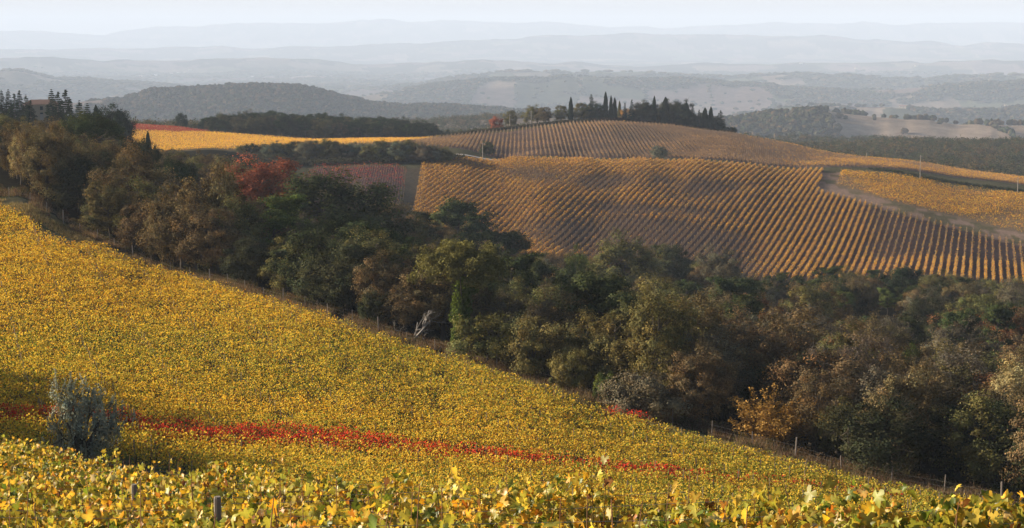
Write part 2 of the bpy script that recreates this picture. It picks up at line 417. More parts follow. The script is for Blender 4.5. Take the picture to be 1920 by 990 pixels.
# ------------------------------------------------------------------ ground: one sheet from under the camera to the far ranges
def build_ground():
    ra = np.exp(np.linspace(math.log(2.0), math.log(37000.0), 1200))
    ac = np.linspace(-0.36, 0.36, 620)
    left = np.linspace(-math.pi, -0.36, 70)[:-1]; right = np.linspace(0.36, math.pi, 70)[1:-1]
    a = np.concatenate([left, ac, right])
    R, Aa = np.meshgrid(ra, a, indexing='ij')
    X, Y = R * np.sin(Aa), R * np.cos(Aa)
    Z = ground(X, Y)
    nr, na = R.shape
    x, y, r = X.ravel(), Y.ravel(), R.ravel()
    # colours that stay with the place: soil, grass, leaf litter, fields
    def mixm(c, m, col): c += (np.array(col)[None] - c) * m[:, None]
    c = np.zeros((len(x), 3))
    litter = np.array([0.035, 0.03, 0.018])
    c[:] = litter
    n1 = fbm(x / 6, y / 6, 4, 3)
    fs = fence_side(x, y)
    nearv = (fs < 0) & (r < 330)
    mixm(c, nearv * 1.0, (0.11, 0.085, 0.05))
    mixm(c, nearv * sstep(0.45, 0.62, n1), (0.09, 0.095, 0.035))
    strip = ((np.abs(fs + 4.5) < 6.5) | ((fs < 0) & (fs > -24) & (x < -50))) & (r < 400)
    mixm(c, strip * 1.0, (0.15, 0.125, 0.065)); mixm(c, strip * sstep(0.4, 0.6, n1), (0.085, 0.085, 0.035))
    mid = (y > 500) & (r < 1050) & (fs > 0)
    mixm(c, mid * 1.0, (0.10, 0.09, 0.05))
    n2 = fbm(x / 25, y / 25, 4, 8)
    mixm(c, inpoly(x, y, MAIN) * 1.0, (0.085, 0.056, 0.05)); mixm(c, inpoly(x, y, MAIN) * sstep(0.35, 0.7, n2), (0.07, 0.046, 0.041))
    soilr = inpoly(x, y, wpoly([(1520, 313, 690), (1600, 316, 700), (2150, 395, 665), (2150, 510, 510), (1920, 460, 545), (1700, 397, 594), (1530, 355, 640)]))
    mixm(c, soilr * 1.0, (0.25, 0.17, 0.125)); mixm(c, soilr * sstep(0.5, 0.6, n1), (0.12, 0.10, 0.055))
    for pl, cc in ((RBLOCK, (0.17, 0.125, 0.08)), (UPPER, (0.155, 0.108, 0.09)), (LGOLD, (0.2, 0.15, 0.08)), (LRED, (0.16, 0.1, 0.08)), (RPLOT, (0.11, 0.072, 0.068))):
        mixm(c, inpoly(x, y, pl) * 1.0, cc)
    bank = inpoly(x, y, wpoly([(1630, 316, 714), (1760, 330, 710), (1920, 350, 708), (2150, 376, 705), (2150, 390, 685), (1920, 357, 694), (1760, 335, 702), (1640, 321, 710)]))
    mixm(c, bank * 1.0, (0.06, 0.065, 0.03))
    trk = inpoly(x, y, wpoly([(757, 300, 634), (792, 296, 634), (780, 395, 552), (745, 440, 505), (735, 430, 512)]))
    mixm(c, trk * 1.0, (0.12, 0.095, 0.065))
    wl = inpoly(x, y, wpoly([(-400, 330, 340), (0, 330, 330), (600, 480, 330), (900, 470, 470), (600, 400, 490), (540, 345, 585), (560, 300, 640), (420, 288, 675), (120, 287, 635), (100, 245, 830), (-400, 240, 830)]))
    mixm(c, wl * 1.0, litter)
    # far country
    far = sstep(1000, 1200, r)
    wx = x + 160 * (fbm(x / 900, y / 900, 3, 41) - 0.5) * 2; wy = y + 260 * (fbm(x / 900, y / 900, 3, 42) - 0.5) * 2
    ci, cj = np.floor(wx / 260), np.floor(wy / 420)
    h1, h2 = hash2(ci, cj, 51), hash2(ci, cj, 52)
    fc = np.array([[0.15, 0.12, 0.08], [0.19, 0.14, 0.10], [0.10, 0.10, 0.05], [0.14, 0.10, 0.085], [0.22, 0.165, 0.12], [0.08, 0.08, 0.045], [0.17, 0.12, 0.10]])[np.minimum((h1 * 7).astype(int), 6)]
    fc = fc * (1.0 + 0.45 * h2)[:, None]
    fo = forest_far(x, y)
    wm = sstep(0.475, 0.495, fo)
    fc = fc * (1 - wm[:, None]) + np.array([0.045, 0.045, 0.022]) * wm[:, None]
    fc *= (1 - 0.25 * sstep(0.5, 0.75, fbm(x / 60, y / 60, 3, 61)))[:, None]
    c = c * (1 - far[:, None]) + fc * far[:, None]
    i = np.arange(nr - 1)[:, None] * na; j = np.arange(na)[None]; j2 = (j + 1) % na
    Fq = np.stack([i + j, i + j2, i + na + j2, i + na + j], -1).reshape(-1, 4)[:, ::-1]
    V = np.stack([x, y, Z.ravel()], 1)
    V = np.concatenate([V, [[0, 0, float(Z[0].mean())]]]); c = np.concatenate([c, [[0.1, 0.09, 0.05]]])
    tri = np.stack([np.full(na, len(V) - 1), (np.arange(na) + 1) % na, np.arange(na)], 1)
    m, nt, out = new_mat('land')
    at = nt.nodes.new('ShaderNodeAttribute'); at.attribute_name = 'tint'
    ge = nt.nodes.new('ShaderNodeNewGeometry')
    nz = nt.nodes.new('ShaderNodeTexNoise'); nz.inputs['Scale'].default_value = 1.3; nz.inputs['Detail'].default_value = 8; nz.inputs['Roughness'].default_value = 0.7
    nt.links.new(ge.outputs['Position'], nz.inputs['Vector'])
    nb = nt.nodes.new('ShaderNodeTexNoise'); nb.inputs['Scale'].default_value = 0.03; nb.inputs['Detail'].default_value = 8; nb.inputs['Roughness'].default_value = 0.75
    nt.links.new(ge.outputs['Position'], nb.inputs['Vector'])
    rp = nt.nodes.new('ShaderNodeMapRange'); rp.inputs[1].default_value = 0.3; rp.inputs[2].default_value = 0.7; rp.inputs[3].default_value = 0.65; rp.inputs[4].default_value = 1.3
    nt.links.new(nz.outputs[0], rp.inputs[0])
    rb = nt.nodes.new('ShaderNodeMapRange'); rb.inputs[1].default_value = 0.3; rb.inputs[2].default_value = 0.7; rb.inputs[3].default_value = 0.7; rb.inputs[4].default_value = 1.3
    nt.links.new(nb.outputs[0], rb.inputs[0])
    cc = mixc(nt, at.outputs['Color'], rp.outputs[0]); cc = mixc(nt, cc, rb.outputs[0])
    d = nt.nodes.new('ShaderNodeBsdfDiffuse'); nt.links.new(cc, d.inputs[0]); d.inputs['Roughness'].default_value = 1.0
    bp = nt.nodes.new('ShaderNodeBump'); bp.inputs['Strength'].default_value = 0.6; bp.inputs['Distance'].default_value = 0.15
    nt.links.new(nz.outputs[0], bp.inputs['Height']); nt.links.new(bp.outputs[0], d.inputs['Normal'])
    nt.links.new(d.outputs[0], out.inputs[0])
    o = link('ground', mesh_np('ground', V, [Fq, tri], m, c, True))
    tag(o, 'rolling hills of soil, grass and woodland floor', None, None, 'structure')
build_ground()

def ribbon(name, line, width, mat, lift=0.05, label=None, jitter=0.3, seed=1):
    L = np.array(line); d = np.hypot(*np.diff(L, axis=0).T); s = np.concatenate([[0], np.cumsum(d)])
    t = np.arange(0, s[-1], 1.5)
    cx, cy = np.interp(t, s, L[:, 0]), np.interp(t, s, L[:, 1])
    gx, gy = np.gradient(cx), np.gradient(cy); ln = np.hypot(gx, gy); nx, ny = -gy / ln, gx / ln
    w = width * (1 + jitter * (fbm(t / 7, t * 0, 3, seed) - 0.5))
    k = np.linspace(-0.5, 0.5, 7)
    X = cx[:, None] + nx[:, None] * w[:, None] * k; Y = cy[:, None] + ny[:, None] * w[:, None] * k
    Z = ground(X, Y) + lift
    V = np.stack([X, Y, Z], -1).reshape(-1, 3); m = len(t)
    i = np.arange(m - 1)[:, None] * 7; j = np.arange(6)[None]
    Fq = np.stack([i + j, i + 7 + j, i + 8 + j, i + 1 + j], -1).reshape(-1, 4)
    return tag(link(name, mesh_np(name, V, [Fq], mat, None, True)), label, None, None, 'structure')
ribbon('road', ROAD, 4.5, M_ROAD, 0.12, 'pale gravel road along the top of the striped vineyard')
# ------------------------------------------------------------------ vines
PAL = {'gold': (0.64, 0.385, 0.035), 'yellow': (0.69, 0.485, 0.07), 'lime': (0.36, 0.335, 0.055), 'green': (0.13, 0.17, 0.025), 'orange': (0.50, 0.21, 0.03), 'brown': (0.20, 0.10, 0.04),
       'pale': (0.60, 0.50, 0.20), 'tan': (0.48, 0.29, 0.135), 'mauve': (0.30, 0.20, 0.16), 'red': (0.60, 0.058, 0.034), 'darkred': (0.24, 0.028, 0.03), 'rose': (0.45, 0.12, 0.10)}
def pick(rng, n, names, wts):
    """wts (n,k) or (k,) relative weights"""
    w = np.broadcast_to(np.asarray(wts, float), (n, len(names)))
    cum = np.cumsum(w, 1); cum = cum / cum[:, -1:]
    k = (rng.random(n)[:, None] > cum).sum(1)
    c = np.array([PAL[s] for s in names])[np.minimum(k, len(names) - 1)]
    return c * rng.uniform(0.82, 1.17, (n, 1)) * (1 + rng.normal(0, 0.04, (n, 3)))

ORD = ['zeroth', 'first', 'second', 'third', 'fourth', 'fifth', 'sixth', 'seventh', 'eighth', 'ninth', 'tenth', 'eleventh', 'twelfth', 'thirteenth', 'fourteenth', 'fifteenth', 'sixteenth', 'seventeenth', 'eighteenth', 'nineteenth', 'twentieth']
def ordinal(k):
    if k <= 20: return ORD[k]
    suf = 'th' if 10 <= k % 100 <= 20 else {1: 'st', 2: 'nd', 3: 'rd'}.get(k % 10, 'th')
    return f'{k}{suf}'

def row_points(p0, d, poly, extra=None, tmax=400, step=0.5):
    """pieces of the line p0 + t d inside poly"""
    t = np.arange(-tmax, tmax, step)
    x, y = p0[0] + t * d[0], p0[1] + t * d[1]
    m = inpoly(x, y, poly)
    if extra is not None: m &= extra(x, y)
    return x[m], y[m]

def row_leaves(acc, x, y, step, per_m, size, h0, h1, lat, rng, colf, dens=None, latf=None, hb=1.0, z=None):
    n = int(len(x) * step * per_m)
    if n < 1: return
    if z is None: z = ground(x, y)
    k = rng.integers(0, len(x), n)
    px = x[k] + rng.uniform(-0.5, 0.5, n) * step * 1.2; py = y[k] + rng.uniform(-0.5, 0.5, n) * step * 1.2
    clump = (0.10 if size > 0.3 else 0.34) * (vnoise(px / 0.8, py / 0.8, 91) - 0.5) * 2
    hh = rng.random(n) ** hb
    h = h0 + (h1 - h0) * hh + clump * 1.2 * hh
    wlat = lat * (0.75 + 0.6 * vnoise(px / 0.9, py / 0.9, 92))
    if latf is not None: q_ = latf(px, py); wlat = wlat * q_; h = h * (0.6 + 0.4 * q_)
    px = px + rng.normal(0, 1, n) * wlat; py = py + rng.normal(0, 1, n) * wlat
    if dens is not None:
        keep = rng.random(n) < dens(px, py)
        px, py, h, k = px[keep], py[keep], h[keep], k[keep]; n = len(px)
        if n < 1: return
    Pc = np.stack([px, py, z[k] + h], 1)
    far_ = size > 0.25
    N = unit(rng.normal(size=(n, 3)) * (0.4 if far_ else 0.68) + (np.array([-0.8, 0.1, 0.6]) if far_ else np.array([-0.45, 0.0, 0.75])))
    s = size * rng.uniform(0.65, 1.3, n)
    V, Fq = quads(Pc, N, s, rng)
    T = np.repeat(colf(px, py, n, rng), 4, axis=0)
    acc.add(V, Fq, T)

def sticks(acc, x, y, every, step, h, w, col, rng, z=None, jit=0.05):
    idx = np.arange(0, len(x), max(1, int(every / step)))
    if z is None: z = ground(x, y)
    for i in idx:
        a = rng.uniform(0, math.pi); c, s = math.cos(a) * w / 2, math.sin(a) * w / 2
        X, Y, Z = x[i], y[i], z[i] - 0.1
        tx, ty = rng.normal(0, jit, 2)
        hh = h * rng.uniform(0.85, 1.12)
        acc.add([(X - c, Y - s, Z), (X + c, Y + s, Z), (X + tx + c, Y + ty + s, Z + hh), (X + tx - c, Y + ty - s, Z + hh),
                 (X + s, Y - c, Z), (X - s, Y + c, Z), (X + tx - s, Y + ty + c, Z + hh), (X + tx + s, Y + ty - c, Z + hh)], [[0, 1, 2, 3], [4, 5, 6, 7]], col)

# ---- main striped vineyard: every row an object
def dens_main(x, y):
    f = fbm(x / 16, y / 30, 4, 21) - 0.5
    pxc, pyc = project(x, y, ground(x, y))
    q = lambda cx, cy, rx, ry: sstep(1.5, 0.5, np.hypot((pxc - cx) / rx, (pyc - cy) / ry) + f * 2.2)
    base = 1.0 - 0.93 * np.maximum.reduce([q(1005, 328, 85, 19), q(1120, 345, 70, 14), q(1310, 362, 95, 30), q(1210, 315, 50, 10), q(1230, 400, 110, 14), q(1400, 340, 60, 14), q(1180, 440, 130, 40)])
    lower = sstep(1050, 1150, pxc) * sstep(1480, 1380, pxc) * sstep(566, 548, y + 0.03 * (pxc - 1200))
    bare_r = sstep(1580, 1660, pxc + 60 * f) * sstep(503, 514, y + 14 * f)
    top = sstep(620, 645, y)
    left = sstep(960, 880, pxc)
    d = base * (1 - 0.92 * lower) * (1 - 0.86 * bare_r)
    d = np.maximum(d, 0.8 * top * (1 - bare_r)); d = np.maximum(d, 0.85 * left)
    return np.clip(d, 0.04, 1)
def col_main(x, y, n, rng):
    return pick(rng, n, ['gold', 'orange', 'tan', 'brown', 'lime'], (0.28, 0.26, 0.34, 0.09, 0.03))
rng = np.random.default_rng(11)
th = math.radians(15.0); dm = (math.sin(th), math.cos(th)); nm = (math.cos(th), -math.sin(th))
MX, MY = np.array(MAIN).T
proj = MX * nm[0] + MY * nm[1]
def make_row(name, x, y, step, label, cat, group, cfg, rng):
    z = ground(x, y)
    a = Acc()
    row_leaves(a, x, y, step, cfg['per'], cfg['size'], cfg['h0'], cfg['h1'], cfg['lat'], rng, cfg['col'], cfg.get('dens'), z=z, hb=cfg.get('hb', 1.0))
    if cfg.get('stick'): sticks(a, x, y, 0.5, step, 1.3, 0.13, (0.20, 0.145, 0.125), rng, z)
    if cfg.get('post'): sticks(a, x, y, 6.0, step, 1.9, 0.12, (0.30, 0.26, 0.25), rng, z, 0.02)
    o = link(name, a.mesh(name, M_VINE))
    return tag(o, label, cat, group)
k = 0; main_rows = []
for off in np.arange(proj.min(), proj.max(), 2.05):
    x, y = row_points((off * nm[0], off * nm[1]), dm, MAIN, None, 900)
    if len(x) * 0.5 < 6: continue
    if (960 + 3300 * x / y).min() > 2010: continue
    k += 1
    make_row('vine_row', x, y, 0.5, f'{ordinal(k)} slanting vine row counted from the brown track beside the red plot', 'vine row', 'rows of the big striped vineyard',
             dict(per=26, size=0.26, h0=0.35, h1=1.5, lat=0.13, col=col_main, dens=dens_main, stick=True, post=True), rng)
NMAIN = k
# ---- upper field rows
def dens_up(x, y):
    f = fbm(x / 30, y / 30, 4, 23)
    pxc = 960 + 3300 * x / y
    return np.clip((1.0 - 0.8 * sstep(0.42, 0.62, f)) * (0.55 + 0.3 * sstep(1450, 1600, pxc)), 0.1, 1)
def col_up(x, y, n, rng): return pick(rng, n, ['gold', 'tan', 'mauve', 'brown'], (0.05, 0.40, 0.37, 0.18))
k = 0
for X in np.arange(-70, 112, 1.78):
    x, y = row_points((X, 780), (0.005, 1.0), UPPER, None, 300)
    if len(x) * 0.5 < 8: continue
    k += 1
    make_row('vine_row', x, y, 0.5, f'{ordinal(k)} hilltop vine row counted from the gravel road end of the ridge field', 'vine row', 'rows of the hilltop vineyard below the cypresses',
             dict(per=13, size=0.27, h0=0.35, h1=1.35, lat=0.14, col=col_up, dens=dens_up, stick=True, post=True), rng)
NUP = k
# ---- blocks past the count: masses of vines
def mass(name, poly, d, sp, cfg, label, seed):
    rng = np.random.default_rng(seed)
    nx, ny = d[1], -d[0]
    PX, PY = np.array(poly).T; pr = PX * nx + PY * ny
    a = Acc(); c = 0
    cx, cy = PX.mean() * d[0] + PY.mean() * d[1], 0
    for off in np.arange(pr.min(), pr.max(), sp):
        x, y = row_points((off * nx + cx * d[0], off * ny + cx * d[1]), d, poly, None, 500)
        if len(x) < 8: continue
        z = ground(x, y); c += 1
        row_leaves(a, x, y, 0.5, cfg['per'], cfg['size'], 0.45, 1.65, 0.25, rng, cfg['col'], cfg.get('dens'), z=z)
        if cfg.get('stick'): sticks(a, x, y, 2.2, 0.5, 1.3, 0.1, (0.24, 0.18, 0.16), rng, z)
    print('mass', name, c)
    return tag(link(name, a.mesh(name, M_VINE)), label, 'vines', None, 'stuff')
mass('golden_vines', RBLOCK, (0.96, -0.28), 2.1, dict(per=18, size=0.28, col=lambda x, y, n, r: pick(r, n, ['gold', 'orange', 'yellow', 'brown'], (0.42, 0.36, 0.06, 0.16)),
     dens=lambda x, y: np.clip(1.15 - 0.9 * sstep(0.5, 0.62, fbm(x / 25, y / 25, 3, 5)), 0.1, 1)), 'dense golden orange vine block right of the striped vineyard', 5)
UPR = [(x_, y_) for x_, y_ in UPPER]
def up_right(x, y): return x > 112.5
def mass_up():
    rng = np.random.default_rng(51); a = Acc()
    for X in np.arange(113, 300, 1.78):
        x, y = row_points((X, 780), (0.005, 1.0), UPPER, None, 300)
        if len(x) < 12: continue
        z = ground(x, y); row_leaves(a, x, y, 0.5, 12, 0.28, 0.35, 1.4, 0.15, rng, lambda x, y, n, r: pick(r, n, ['gold', 'orange', 'tan', 'brown'], (0.28, 0.22, 0.36, 0.14)), dens_up, z=z)
        sticks(a, x, y, 1.0, 0.5, 1.3, 0.12, (0.22, 0.17, 0.16), rng, z)
    tag(link('hilltop_vines', a.mesh('hilltop_vines', M_VINE)), 'orange brown vine rows of the ridge running down past the golden block', 'vines', None, 'stuff')
mass_up()
mass('golden_vines', LGOLD, (0.94, 0.34), 2.3, dict(per=16, size=0.33, col=lambda x, y, n, r: pick(r, n, ['gold', 'orange', 'tan', 'yellow'], (0.36, 0.14, 0.38, 0.12)),
     dens=lambda x, y: np.clip(0.62 - 0.5 * sstep(0.55, 0.65, fbm(x / 60, y / 20, 3, 6)), 0.15, 1)), 'pale golden vines in the sunlit strip below the far tree belt', 6)
mass('crimson_vines', LRED, (0.94, 0.34), 2.4, dict(per=14, size=0.33, col=lambda x, y, n, r: pick(r, n, ['darkred', 'brown', 'mauve'], (0.66, 0.18, 0.16))), 'crimson vines beyond the golden strip at the far left', 7)
def col_rp(x, y, n, r):
    t = sstep(560, 605, y + 14 * (fbm(x / 12, y / 12, 3, 4) - 0.5))[:, None]
    return pick(r, n, ['darkred', 'red', 'rose', 'brown', 'orange'], np.concatenate([0.7 * t, 0.05 * t, 0.08 * t + 0.03, 1.2 * (1 - t) + 0.15, 0.10 + 0 * t], 1))
mass('crimson_vines', RPLOT, (-0.46, 0.89), 2.6, dict(per=9, size=0.40, stick=True, col=col_rp, dens=lambda x, y: np.clip(0.10 + 0.20 * sstep(585, 612, y), 0, 1)), 'wine red vines in the shaded plot left of the striped vineyard', 8)

# ---- near golden vineyard: rows across the slope
nd = (math.cos(math.radians(6.0)), math.sin(math.radians(6.0)))
nn = (-nd[1], nd[0])
OLIVE = sight(158, 858, 101)[:2]
def crest_y(x, y):        # depth from which the slope shows again behind the knoll
    px = 960 + 3300 * x / y
    return np.interp(px, [-400, 0, 155, 309, 480, 700, 1000, 1400, 1900, 2300], [100, 101, 104, 101, 90, 87, 88, 92, 98, 100])
def near_ok(x, y):
    m = (fence_side(x, y) < -8.5 - 8 * np.exp(-((960 + 3300 * x / y - 100) / 55) ** 2) - 3.0 + 4 * (fbm(x / 5, y / 5, 2, 2) - 0.5)) & (y > crest_y(x, y)) & (y < 270)
    m &= np.hypot((x - OLIVE[0]) / 5.5, (y - OLIVE[1] + 2) / 4.5) > 1
    m &= np.abs(x / y) < 0.325
    return m
def green_amt(x, y):
    px, py = project(x, y, ground(x, y) + 1.2)
    g = np.interp(py, [380, 480, 560, 640, 700, 760, 840, 900], [0.02, 0.06, 0.26, 0.58, 0.68, 0.42, 0.52, 0.66])
    g = g + 0.35 * sstep(900, 1500, px) + 0.35 * (vnoise(x / 1.3, y / 1.3, 66) - 0.5) + 0.75 * (fbm(x / 14, y / 9, 4, 71) - 0.5)
    return np.clip(g, 0, 1)
def col_near(x, y, n, r):
    g = green_amt(x, y)
    w = np.stack([0.45 * (1 - g) + 0.12, 0.42 + 0 * g, 0.06 + 0.42 * g, 0.30 * g ** 1.5, 0.10 * (1 - g), 0.03 + 0.04 * (1 - g)], 1)
    return pick(r, n, ['gold', 'yellow', 'lime', 'green', 'orange', 'brown'], w)
def col_red(x, y, n, r): return pick(r, n, ['red', 'darkred', 'orange', 'brown'], (0.74, 0.15, 0.07, 0.04))
RROW = sight(640, 822, 119)[:2]
roff = RROW[0] * nn[0] + RROW[1] * nn[1]
PLOT = [(-110, 60), (90, 60), (90, 300), (-110, 300)]
rng = np.random.default_rng(5)
k = 0
offs = np.arange(roff - 2.4 * 22, roff + 2.4 * 70, 2.4)
for off in offs:
    x, y = row_points((off * nn[0], off * nn[1]), nd, PLOT, near_ok, 130, 0.25)
    if len(x) < 12: continue
    k += 1
    dr = round((off - roff) / 2.4)
    ym = float(y.mean())
    cnt = ('below' if dr < 0 else 'above')
    if dr in (0,): lab, colf = 'scarlet vine row crossing the near golden slope, the fuller one', None
    elif dr == 1: lab, colf = 'scarlet vine row just above the fuller scarlet row', None
    else: lab, colf = f'yellow vine row on the near slope, {ordinal(abs(dr) - (1 if dr > 0 else 0))} {cnt} the scarlet rows', None
    def colf(px_, py_, n_, r_, dr=dr):
        c = col_near(px_, py_, n_, r_)
        u = 960 + 3300 * px_ / py_
        if dr in (-1, 0, 1):
            cr = col_red(px_, py_, n_, r_)
            fr = (0.0 + 0.55 * sstep(200, 320, u) * sstep(700, 560, u) if dr == -1 else 1.0) * np.interp(u, [-300, 100, 250, 700, 1250, 1320, 1700, 1720], [0.9, 0.9, 0.85, 0.95, 0.85, 0.35, 0.3, 0.0]) * (1.0 if dr == 0 else np.interp(u, [600, 900], [1.0, 0.55]))
            fr = np.clip(fr * (0.8 + 0.6 * fbm(px_ / 3, py_ / 3, 2, 14)), 0, 0.97)
            mm = r_.random(n_) < fr
            c[mm] = cr[mm]
        return c
    per = float(np.interp(ym, [80, 130, 200, 270], [210, 170, 120, 85])); size = float(np.interp(ym, [80, 130, 200, 270], [0.125, 0.14, 0.165, 0.19]))
    z = ground(x, y)
    a = Acc()
    hole = lambda X, Y: np.clip(1.05 - 0.75 * sstep(0.56, 0.72, fbm(X / 2.2, Y / 2.2, 3, 31)), 0.2, 1)
    row_leaves(a, x, y, 0.25, per, size, 0.35, 1.6, 0.30, rng, colf, hole, z=z, hb=0.8, latf=lambda X, Y: 1.0 - 0.5 * sstep(900, 1350, 960 + 3300 * X / Y))
    sticks(a, x, y, 1.0, 0.25, 1.0, 0.07, (0.07, 0.05, 0.035), rng, z, 0.12); sticks(a, x, y, 6, 0.25, 1.75, 0.08, (0.26, 0.22, 0.19), rng, z, 0.02)
    tag(link('vine_row', a.mesh('vine_row', M_VINE)), lab, 'vine row', 'vine rows of the near golden slope')
NNEAR = k
print('rows', NMAIN, NUP, NNEAR)
# the two lone scarlet vines by the fence
for px, py, Y, lab in ((1150, 776, 158, 'small bright red vine near the fence, the uphill one of two'), (1190, 783, 157, 'wider bright red vine near the fence, the downhill one of two')):
    x0, y0 = sight(px, py, Y)[:2]
    tt = np.arange(-1.1 if px > 1160 else -0.55, 1.1 if px > 1160 else 0.55, 0.1)
    x, y = x0 + tt * nd[0], y0 + tt * nd[1]
    a = Acc(); row_leaves(a, x, y, 0.1, 110, 0.15, 0.4, 1.55, 0.22, rng, lambda X, Y_, n, r: pick(r, n, ['red', 'rose'], (0.8, 0.2)))
    sticks(a, x, y, 0.8, 0.1, 1.1, 0.07, (0.08, 0.05, 0.04), rng)
    tag(link('red_vine', a.mesh('red_vine', M_VINE)), lab, 'vine', 'lone red vines by the fence')
# ------------------------------------------------------------------ close vines on the knoll: real lobed leaves
def leaf_outline(detail):
    if detail == 2:
        ang = np.radians([-90, -62, -38, -12, 8, 30, 52, 72, 90, 108, 128, 150, 172, 192, 218, 242])
        rad = np.array([0.10, 0.44, 0.50, 0.44, 0.27, 0.50, 0.33, 0.50, 0.62, 0.50, 0.33, 0.50, 0.27, 0.44, 0.50, 0.44])
    else:
        ang = np.radians([-90, -45, 5, 30, 90, 150, 175, 225]); rad = np.array([0.15, 0.46, 0.30, 0.48, 0.6, 0.48, 0.30, 0.46])
    return np.stack([np.cos(ang) * rad, np.sin(ang) * rad], 1)
def real_leaves(acc, Pc, N, size, rng, detail, tint):
    o = leaf_outline(detail); m = len(o); n = len(Pc)
    up = np.array([0, 0, -1.0]) + rng.normal(0, 0.45, (n, 3))
    B = unit(up - (up * N).sum(1, keepdims=True) * N); T = np.cross(B, N)
    s = size[:, None, None]
    jit = 1 + rng.normal(0, 0.07, (n, m, 1))
    x = o[None, :, 0:1] * s * jit; y = o[None, :, 1:2] * s * jit
    fold = rng.uniform(-0.1, 0.75, (n, 1, 1)); droop = rng.uniform(-0.3, 1.6, (n, 1, 1))
    zz = fold * np.abs(x) * 1.0 - droop * (y ** 2) / s - rng.uniform(0, .5, (n, 1, 1)) * (x ** 2) / s + rng.normal(0, 0.025, (n, m, 1)) * s
    R = Pc[:, None] + x * T[:, None] + y * B[:, None] + zz * N[:, None]
    C = Pc[:, None] + N[:, None] * 0.0
    V = np.concatenate([C, R], 1)
    i = np.arange(n)[:, None] * (m + 1); j = np.arange(m)[None]
    Fc = np.stack([i + 0 * j, i + 1 + j, i + 1 + (j + 1) % m], -1).reshape(-1, 3)
    t = np.repeat(tint[:, None], m + 1, 1)
    # paler along the veins, browner on the rim: real leaf colour
    rim = rng.random((n, 1, 1)) < 0.35
    t[:, 1:] = np.where(rim, t[:, 1:] * np.array([0.9, 0.62, 0.5]), t[:, 1:] * rng.uniform(0.85, 1.1, (n, m, 1)))
    t[:, 0] *= 1.12
    acc.add(V.reshape(-1, 3), Fc, t.reshape(-1, 3))
def col_knoll(x, y, n, r):
    g = np.clip(0.45 + 0.35 * sstep(20, 8, y) + 0.9 * (fbm(x / 1.3, y / 1.3, 3, 15) - 0.5), 0, 1)
    b = np.clip(fbm(x / 1.1 + 40, y / 1.1, 3, 16) - 0.42, 0, 1) * 2.0
    w = np.stack([0.10 + 0 * g, 0.42 + 0 * g, 0.34 + 1.1 * g, 0.55 * g ** 1.1 + .04, 0.02 + 0.10 * b, 0.03 + 0.14 * b, 0.05 + 0.08 * b], 1)
    return pick(r, n, ['gold', 'yellow', 'lime', 'green', 'orange', 'brown', 'pale'], w)
def knoll_ok(x, y):
    px = 960 + 3300 * x / y
    lim = np.interp(px, [-400, 0, 155, 309, 567, 780, 960, 1280, 1560, 1830, 2300], [66, 60, 48, 40, 31, 26, 22, 18.5, 15, 15.5, 15.5])
    return (y < lim) & (np.abs(x / y) < 0.36) & (y > 6.4)
rng = np.random.default_rng(77)
KD = (math.cos(math.radians(4)), math.sin(math.radians(4))); KN = (-KD[1], KD[0])
NKNOLL = 0
